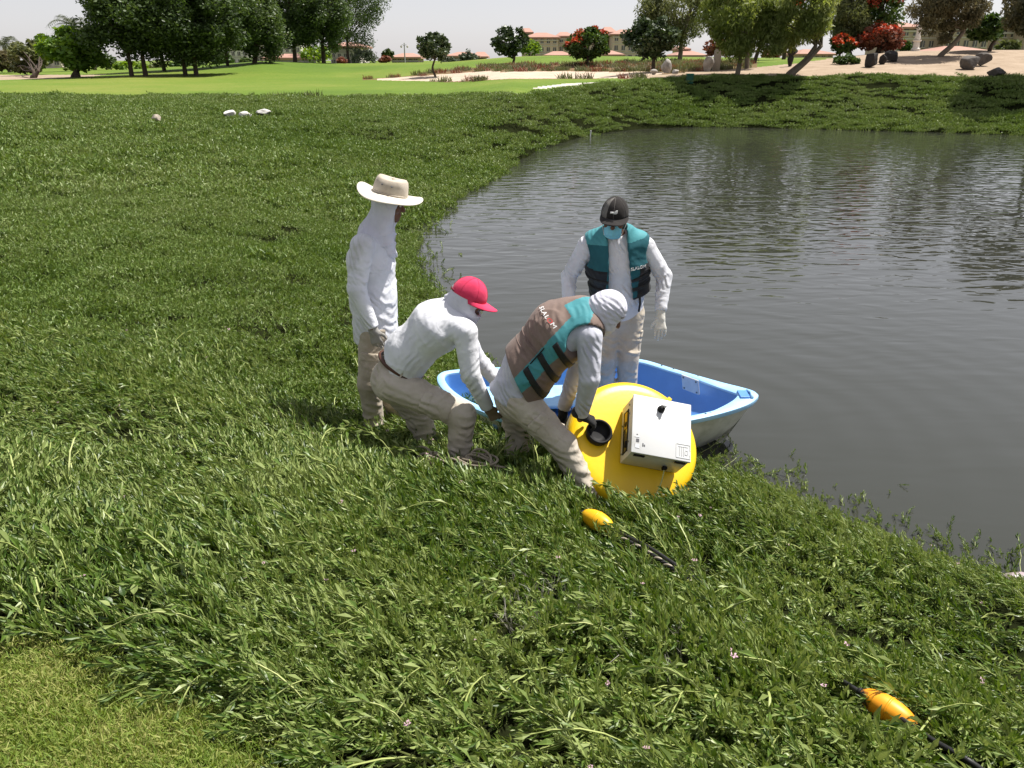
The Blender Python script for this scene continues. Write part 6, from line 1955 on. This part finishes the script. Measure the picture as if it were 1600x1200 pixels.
def background():
    # ---------- dark row of trees on the left
    G1 = 'dark trees on the left fairway'
    rows = [('dark tree at the left edge of the dense row', 206, 119, (136, 268, -60, 113), 1, .16), ('dark tree with close twin trunk in the left row', 228, 119, (180, 300, -75, 108), 2, .17),
            ('dark tree set back between the front trunks of the row', 257, 111, (195, 325, -60, 104), 3, .16), ('dark tree with single trunk right of the twin trunks', 290, 118, (235, 350, -75, 110), 4, .16),
            ('dark tree with forked trunk in the middle of the row', 307, 118, (268, 368, -55, 112), 5, .17), ('slim tree with a light gap under its crown', 356, 103, (318, 404, -55, 88), 6, .13),
            ('broad dark tree with foliage nearly reaching the ground', 398, 99, (360, 438, -55, 106), 7, .2), ('tree on the mound left of the yellow-green shrub', 461, 94, (414, 502, -60, 82), 8, .2),
            ('tree on the mound behind the yellow-green shrub', 506, 98, (450, 550, -60, 86), 9, .2), ('rightmost tree of the dark row, crown against the sky', 545, 99, (488, 606, -45, 80), 10, .19)]
    for (lb, px, py, ext, sd, tr) in rows:
        b = ground_hit(px, py, 40)
        tree(lb, b, ext, b[1], 'dark', group=G1, name='shade_tree', seed=sd, leaf=.15, n=20000, trunk=tr, clumps=70, clump_r=.23)
    # ---------- far left
    b = ground_hit(118, 121, 50)
    tree('bright green bushy tree at the left by the sand', b, (62, 158, 48, 112), b[1], 'bright', name='bushy_tree', seed=21, leaf=.25, n=5200, trunk=.18, multi=3, clump_r=.24)
    tree('olive green rounded tree at the far left edge', ground_hit(56, 122, 50), (18, 72, 62, 116), 78, 'olive', name='bushy_tree', seed=22, leaf=.25, n=3600, trunk=.14, multi=2)
    tree('small brownish tree at the extreme left edge', (at(8, 112, 92).x, 92, 2.0), (-30, 30, 78, 112), 92, 'brown', name='bushy_tree', seed=23, leaf=.28, n=2500, trunk=.12)
    palm('date palm rising behind the bright green tree', 112, 40, 100, 96, 3.0, 1)
    palm('date palm at the extreme left edge', 6, 72, 108, 100, 3.0, 2)
    palm('leaning date palm beside the dark row of trees', 138, 52, 100, 100, 2.4, 3)
    GS = 'shrubs behind the fairway'
    for i, (lb, ext, Y, k) in enumerate([('dark shrub behind the sand strip at the left', (150, 180, 82, 108), 98, 'dark'), ('low hedge shrub between the left tree trunks', (176, 232, 95, 110), 95, 'bright'),
            ('round hedge shrub behind the twin trunks', (230, 262, 97, 111), 98, 'olive'), ('bright shrub right of the twin trunks', (262, 330, 92, 106), 105, 'hedge'), ('green shrub under the slim tree', (330, 372, 86, 102), 112, 'hedge'),
            ('dark shrub right of the slim tree', (372, 402, 88, 101), 112, 'dark'), ('yellow-green shrub between two mound trees', (470, 523, 66, 98), 92, 'bright'), ('rust coloured shrub right of the yellow-green shrub', (526, 542, 90, 100), 100, 'rust'),
            ('rust coloured shrub beside the low villa', (591, 614, 88, 98), 120, 'rust'), ('grey-green round shrub right of the dark row', (548, 590, 74, 98), 118, 'grey'), ('small dark tree-shaped shrub left of the low villa', (597, 615, 75, 90), 126, 'dark'),
            ('green shrub at the foot of the villa roofs', (717, 745, 79, 97), 120, 'grey'), ('pale shrub right of the lone small tree', (690, 716, 90, 101), 112, 'grey'), ('yellow-green shrub left of the pale apartments', (812, 846, 57, 88), 96, 'bright'),
            ('low green shrub left of the dark boulders', (1300, 1345, 84, 99), 45, 'hedge'), ('green shrub right of the red bush', (1405, 1425, 62, 80), 64, 'hedge'), ('small bush under the right-hand tree', (1556, 1600, 62, 82), 64, 'olive'),
            ('red shrub under the forked tree', (1098, 1150, 52, 92), 82, 'rust'), ('dark green shrub behind the standing stone', (1130, 1180, 60, 92), 84, 'dark'), ('red flowering shrub far behind the stacked rocks', (1190, 1220, 78, 92), 90, 'rust')]):
        shrub(lb, 0, 0, ext, Y, k, seed=i, n=1100, leaf=.22 if Y > 60 else .12, group=GS)
    # ---------- middle
    b = ground_hit(680, 120, 44); tree('lone small round tree standing in the sand bunker', b, (652, 706, 47, 100), b[1], 'round', name='small_tree', seed=31, leaf=.14, n=3200, trunk=.07, clump_r=.22)
    b = ground_hit(802, 99, 56); tree('dark green tree right of the sand bunker', b, (765, 826, 40, 88), b[1], 'round', name='small_tree', seed=32, leaf=.18, n=3200, trunk=.09)
    b = ground_hit(918, 103, 46); tree('round green tree with orange-red blossoms before the apartments', b, (879, 957, 42, 96), b[1], 'hedge', name='flame_tree', seed=33, leaf=.17, n=4200, trunk=.08, red=.22, fork=.3, clump_r=.22)
    b = ground_hit(1021, 113, 40); tree('dark dense round tree before the apartments', b, (970, 1064, 24, 94), b[1], 'round', name='small_tree', seed=34, leaf=.15, n=6000, trunk=.10, clump_r=.22, clumps=60)
    b = ground_hit(1062, 96, 40); tree('tall thin-leaved tree behind the dark round tree', b, (990, 1118, -60, 84), b[1], 'olive', name='weeping_tree', seed=35, leaf=.09, n=14000, trunk=.17, droop=.6, aspect=3.2, bark=M_bark_l)
    # ---------- right bank
    G2 = 'weeping trees on the right bank'
    b = ground_hit(1152, 119, 34); tree('weeping light green tree at the top of the creeper bank', b, (1080, 1240, -60, 98), b[1], 'feather', name='weeping_tree', seed=41, leaf=.065, n=22000, trunk=.115, droop=.7, aspect=3.6, group=G2, bark=M_bark_l, clump_r=.22, clumps=60)
    b = ground_hit(1167, 107, 36); tree('weeping tree just behind the first light green one', b, (1120, 1225, -60, 84), b[1], 'feather', name='weeping_tree', seed=42, leaf=.08, n=12000, trunk=.12, droop=.6, aspect=3.4, group=G2, bark=M_bark_l)
    b = ground_hit(1179, 98, 40); tree('weeping tree with dark leaning trunk further back', b, (1150, 1250, -70, 66), b[1], 'olive', name='weeping_tree', seed=43, leaf=.09, n=10000, trunk=.11, droop=.6, aspect=3.4, group=G2, lean=(.4, 0))
    b = ground_hit(1236, 118, 34); tree('forked leaning tree at the edge of the sand slope', b, (1166, 1318, -65, 92), b[1], 'feather', name='weeping_tree', seed=44, leaf=.065, n=22000, trunk=.11, droop=.7, aspect=3.6, group=G2, bark=M_bark_l, lean=(.9, 0), multi=2, clumps=60, clump_r=.22)
    b = ground_hit(1327, 88, 36); tree('thick-trunked olive tree behind the green shrub', b, (1284, 1374, -60, 94), b[1], 'olive', name='weeping_tree', seed=45, leaf=.075, n=15000, trunk=.19, droop=.7, aspect=3.4, group=G2)
    b = ground_hit(1469, 89, 36); tree('leaning forked tree on the sand behind the boulders', b, (1408, 1564, -75, 68), b[1], 'brown', name='weeping_tree', seed=46, leaf=.075, n=18000, trunk=.13, droop=.6, aspect=3.2, group=G2, bark=M_bark_l, lean=(1.0, 0), clump_r=.22)
    b = ground_hit(1546, 80, 36); tree('green tree behind the right-hand boulders', b, (1500, 1595, 22, 62), b[1], 'hedge', name='small_tree', seed=47, leaf=.16, n=3500, trunk=.10, lean=(.3, 0))
    tree('weeping tree at the right edge of the picture', (at(1640, 110, 36).x, 36, float(height(np.array([at(1640, 110, 36).x]), np.array([36.]))[0])), (1552, 1740, -80, 66), 36, 'brown', name='weeping_tree', seed=48, leaf=.075, n=18000, trunk=.15, droop=.6, aspect=3.2, group=G2, clump_r=.22)
    G3 = 'flame trees on the right'
    tree('flame tree with red blossom behind the forked tree', (at(1225, 88, 62).x, 62, 2.6), (1170, 1265, -40, 55), 62, 'hedge', name='flame_tree', seed=51, leaf=.15, n=4500, trunk=.14, red=.55, group=G3)
    tree('flame tree with dense red blossom at the top right', (at(1370, 82, 60).x, 60, 2.9), (1322, 1428, -60, 58), 60, 'hedge', name='flame_tree', seed=52, leaf=.15, n=4500, trunk=.14, red=1.1, group=G3)
    tree('broad red bush before the tan apartments', (at(1375, 80, 58).x, 58, 3.0), (1335, 1418, 38, 80), 58, 'rust', name='flame_tree', seed=53, leaf=.15, n=5000, trunk=.1, red=.3, group=G3)
    tree('low red flowering tree left of the broad red bush', (at(1312, 85, 58).x, 58, 2.9), (1292, 1340, 52, 84), 58, 'hedge', name='flame_tree', seed=54, leaf=.18, n=1800, trunk=.08, red=.7, group=G3)
    # ---------- rocks
    GB = 'boulders on the sand'
    def rk(lb, px, py, wpx, hpx, mat, sd, Yd=None, sink=.1, grp=GB, name='boulder', depth=.9):
        b = ground_hit(px, py, 14 if Yd is None else Yd); dist = math.hypot(b[1], b[2] - CAM_Z) * 1.0
        k = dist / FPX * .93; w, h = wpx * k, hpx * k
        PRESS.append((b[0], b[1] + w * .1, w * .75)) if b[1] < 30 else None
        return rock(lb, b + np.array([0, w * .3, h * (.5 - sink)]), (w, w * depth, h * 1.05), mat, sd, rz=sd * 1.7, group=grp, name=name)
    rk('large dark boulder, left of the dark pair', 1363, 106, 27, 26, M_rock_d, 1, 32); rk('small dark boulder wedged behind the large one', 1379, 101, 14, 18, M_rock_d, 2, 32)
    rk('round dark boulder right of the dark pair', 1396, 97, 27, 20, M_rock_d, 3, 32); rk('grey boulder with a pale split edge', 1519, 110, 34, 27, M_rock_g, 4, 32)
    rk('grey boulder behind the split one', 1538, 104, 30, 22, M_rock_g, 5, 33); rk('bluish grey boulder at the edge of the creeper', 1561, 122, 32, 19, M_rock_g, 6, 31)
    rk('tall white boulder at the foot of the weeping trees', 1040, 116, 20, 25, M_rock_w, 7, 34); rk('low white rocks left of the tall white boulder', 1022, 117, 14, 9, M_rock_w, 8, 34); rk('small white rock right of the tall white boulder', 1056, 117, 12, 10, M_rock_w, 18, 34)
    rk('pale rounded stone leaning on the standing slab', 1108, 112, 18, 25, M_rock_w, 9, 36)
    b = ground_hit(1117, 111, 36); k = b[1] / FPX * .93
    o = sharp(MB().box(b + np.array([.12, .25, 15 * k]), (11 * k, 7 * k, 32 * k), Matrix.Rotation(R(3), 3, 'Y'), .05).build('standing_stone', M_rock_s), 30); tag(o, 'upright beige stone slab behind the pale rounded stone', 'stone')
    b = ground_hit(1234, 104, 36); k = b[1] / FPX * .93
    rt = tag(empty('stacked_stones', tuple(b)), 'dark round stone balanced on a small pillar of rock', 'stone')
    rock(None, b + np.array([0, 0, 8 * k]), (11 * k, 10 * k, 18 * k), M_rock_d, 12, name='pillar_stone'); rock(None, b + np.array([.05, 0, 23 * k]), (17 * k, 15 * k, 18 * k), M_rock_d, 13, name='top_stone')
    for q in ('pillar_stone', 'top_stone'):
        ob = bpy.data.objects[q]; adopt(ob, rt)
    GW = 'white rocks in the creeper'
    rk('white rock at the left of the group in the creeper', 359, 187, 24, 12, M_rock_v, 14, 14, -.2, GW); rk('pointed white rock in the middle of the creeper group', 384, 191, 24, 15, M_rock_v, 35, 14, -.18, GW); rk('white rock at the right of the creeper group', 411, 186, 26, 11, M_rock_v, 36, 14, -.25, GW)
    rk('small flat brown stone alone in the creeper', 243, 196, 18, 12, M_rock_s, 17, 14, -.3, None, 'stone')
    for (px, py, w, h, sd, lb) in ((1478, 893, 42, 22, 19, 'smooth mauve stone at the water edge among sprigs'), (1592, 908, 42, 24, 20, 'mauve stone at the right edge of the near shore')):
        p = A3(at_z(px, py, .02)); k = np.linalg.norm(p - np.array([0, 0, CAM_Z])) / FPX
        rock(lb, p + np.array([0, .03, -.02]), (w * k, w * k * .8, h * k * 1.2), surf('rock_mauve', (.26, .2, .22), (.36, .29, .30), scale=8, rough=.35, spec=.6), sd, group='stones at the near shore', name='shore_stone')
    # ---------- green valve box, marker stake, lamp post, statue
    b = ground_hit(1077, 133, 34); k = b[1] / FPX
    rt = tag(empty('valve_box', tuple(b)), 'small green utility box on the creeper bank', 'utility box')
    MG = surf('green_plastic', (.015, .10, .065), (.012, .085, .05), rough=.5)
    MB().box(b + np.array([0, 0, .2]), (.30, .24, .40), None, .02).build('box', MG, rt); MB().box(b + np.array([0, 0, .42]), (.34, .28, .05), None, .015).build('lid', surf('green_lid', (.03, .19, .13), (.025, .16, .11), rough=.5), rt)
    p = A3(at_z(922, 213, 0)); tag(MB().tube([p + np.array([0, 0, -.1]), p + np.array([.02, 0, .18])], .022, 8).tube([p + np.array([.02, 0, .18]), p + np.array([.02, 0, .21])], .03, 8).build('marker_stake', M_white), 'short white marker stake at the far corner of the water', 'stake')
    p0 = at(633, 99, 118); zt = at(633, 67, 118).z
    rt = tag(empty('street_lamp', (p0.x, 118, 2.2)), 'tall double-headed lamp post between the low villas', 'street lamp')
    ML = surf('lamp_steel', (.35, .35, .36), (.3, .3, .31), rough=.5, metallic=.4)
    MB().tube([(p0.x, 118, 2.0), (p0.x, 118, zt)], [.11, .06], 10).build('pole', ML, rt)
    for sg in (-1, 1):
        MB().tube([(p0.x, 118, zt - .5), (p0.x + sg * .2, 118, zt - .2), (p0.x + sg * .42, 118, zt - .3)], .03, 6).build('arm', ML, rt)
        MB().lathe([(.0, .12), (.14, .02), (.12, -.14), (.05, -.2), (0, -.2)], 12, Matrix.Translation((p0.x + sg * .42, 118, zt - .42))).build('lantern', M_frame, rt, True)
    b = A3(at(1430, 80, 56)); gz_ = float(height(b[:1], b[1:2])[0])
    rt = tag(empty('garden_statue', (b[0], b[1], gz_)), 'white garden statue on a plinth beside the red bush', 'statue')
    MB().lathe([(.28, 0), (.28, .15), (.2, .2), (.18, .55), (.26, .6), (.26, .68), (0, .68)], 20, Matrix.Translation((b[0], b[1], gz_))).build('plinth', M_wall_w, rt)
    MB().lathe([(.16, .68), (.2, .75), (.15, .95), (.12, 1.15), (.17, 1.35), (.15, 1.5), (.06, 1.56), (.08, 1.64), (.085, 1.72), (.05, 1.8), (0, 1.82)], 20, Matrix.Translation((b[0], b[1], gz_))).build('figure', M_wall_w, rt, True)
    # ---------- buildings
    building('beige apartment block with red tiled hip roofs behind the trees', 165, [(822, 872, 58, 88, 51, 0, 3, 5, True), (872, 893, 56, 88, 50, 4, 3, 2, False), (893, 945, 55, 88, 46, 6, 3, 5, True), (945, 960, 50, 88, 42, 8, 3, 1, False), (958, 1003, 53, 88, 46, 0, 3, 4, True), (1003, 1030, 50, 88, 40, 6, 3, 2, False), (816, 830, 50, 88, 44, 12, 0, 0, False)], M_wall, 1)
    building('long low roof line below the beige apartments', 150, [(855, 892, 86, 95, 80, 0, 0, 0, False), (935, 972, 85, 95, 79, 1, 0, 0, False), (892, 935, 88, 95, 85, 2, 0, 0, False)], M_wall_p, 2, 'low_villa', group='low red-roofed villas')
    building('tan apartment block with rows of windows at the right', 120, [(1395, 1440, 42, 84, 34, 0, 3, 3, True), (1440, 1480, 40, 84, 39.5, 2, 3, 3, False), (1480, 1550, 39, 84, 32, 0, 3, 5, True), (1550, 1606, 45, 84, 44.5, 3, 3, 4, True), (1606, 1700, 40, 84, 33, 0, 3, 6, False)], M_wall_t, 3)
    building('low building with pink tiled roof under the right-hand tree', 105, [(1476, 1548, 80, 90, 72, 0, 0, 0, False)], M_wall_p, 4, 'low_villa', group='low red-roofed villas')
    building('low villa with pink roof right of the stacked stones', 130, [(1252, 1302, 84, 95, 77, 0, 1, 5, False)], M_wall_p, 5, 'low_villa', group='low red-roofed villas')
    building('low villa with pink roof right of the dark round tree', 130, [(1060, 1100, 86, 96, 79, 0, 0, 0, False), (1066, 1074, 76, 92, 72, 4, 0, 0, False)], M_wall_p, 6, 'low_villa', group='low red-roofed villas')
    building('low beige villa with red roof beside the lamp post', 128, [(612, 653, 89, 101, 83, 0, 1, 5, True)], M_wall, 7, 'low_villa', group='low red-roofed villas')
    building('low villa with red roof right of the lone small tree', 132, [(700, 745, 87, 99, 81, 0, 1, 6, False), (742, 758, 88, 99, 81, 3, 1, 2, False)], M_wall, 8, 'low_villa', group='low red-roofed villas')
    building('pale apartment block glimpsed between the dark tree trunks', 140, [(330, 385, 66, 102, 60, 0, 3, 6, False), (400, 468, 58, 98, 52, 5, 3, 8, True)], M_wall_w, 9)
    building('low white building with red roof behind the mound trees', 115, [(415, 472, 90, 101, 84, 0, 0, 0, False)], M_wall_w, 10, 'low_villa', group='low red-roofed villas')
    building('white building right of the yellow-green shrub', 125, [(515, 562, 72, 101, 66, 0, 3, 5, True)], M_wall_w, 11)
    building('pink-roofed house behind the bright green tree', 130, [(62, 90, 70, 106, 60, 0, 2, 2, False)], M_wall_p, 12, 'low_villa', group='low red-roofed villas')

def rough_grass():
    cc = bpy.data.collections.new('rough_tufts')
    for q in range(4):
        b = LB()
        for i in range(60):
            a = random.random() * 6.283; r_ = .4 * math.sqrt(random.random()); ang = abs(random.gauss(.35, .3)); ph = random.random() * 6.283
            d = Vector((math.cos(ph) * math.sin(ang), math.sin(ph) * math.sin(ang), math.cos(ang))); L = random.uniform(.15, .42)
            b.blade((r_ * math.cos(a), r_ * math.sin(a), 0), d, d.cross(Vector((.3, .2, 1))), L, .03, 0, bend=(d.x * L * .3, d.y * L * .3, -.15 * L))
        o = mesh_obj('rough_%02d' % q, b.v, b.f, mats=[LM['rust'] if q == 0 else LM['olive'] if q < 3 else LM['brown']], midx=b.m, link=False); cc.objects.link(o)
    x, y, g = sample(38, 80, -12, 24, 1.6, 123); z = height(x, y); rg = region(x, y, z)
    ok = rg == 5
    x, y, z = x[ok], y[ok], z[ok]; n = len(x)
    # a few clumps along the edge of the creeper
    ex = np.array([at(px, 152, 32.0) for px in (432, 440, 448, 455, 463, 470, 480, 488)]); m = len(ex)
    P = np.concatenate([np.stack([x, y, z], -1), np.column_stack([ex[:, 0], ex[:, 1], height(ex[:, 0], ex[:, 1])])])
    n = len(P); pid = g.integers(0, 4, n); pid[-m:] = 2
    scatter('rough_grass', P, np.stack([0 * P[:, 0], 0 * P[:, 0], g.random(n) * 6.28], -1), g.uniform(.6, 1.2, n), pid, cc, 'dry brownish rough grass round the sand bunker', 'grass')

background(); rough_grass()

# ================================================================== hot hazy air
def haze():
    m = bpy.data.materials.new('hazy_air'); m.use_nodes = True; nt = m.node_tree; nt.nodes.clear()
    out = nt.nodes.new('ShaderNodeOutputMaterial'); v = nt.nodes.new('ShaderNodeVolumePrincipled')
    v.inputs['Color'].default_value = (.93, .94, .97, 1); v.inputs['Density'].default_value = .0011; v.inputs['Anisotropy'].default_value = .3
    nt.links.new(v.outputs[0], out.inputs['Volume'])
    o = MB().box((0, 1200, 6), (5200, 5600, 20)).build('haze', m)
    tag(o, 'thin pale haze over the far fairway', 'haze', kind='stuff')
HAZE = False
if HAZE: haze()
build_veg()
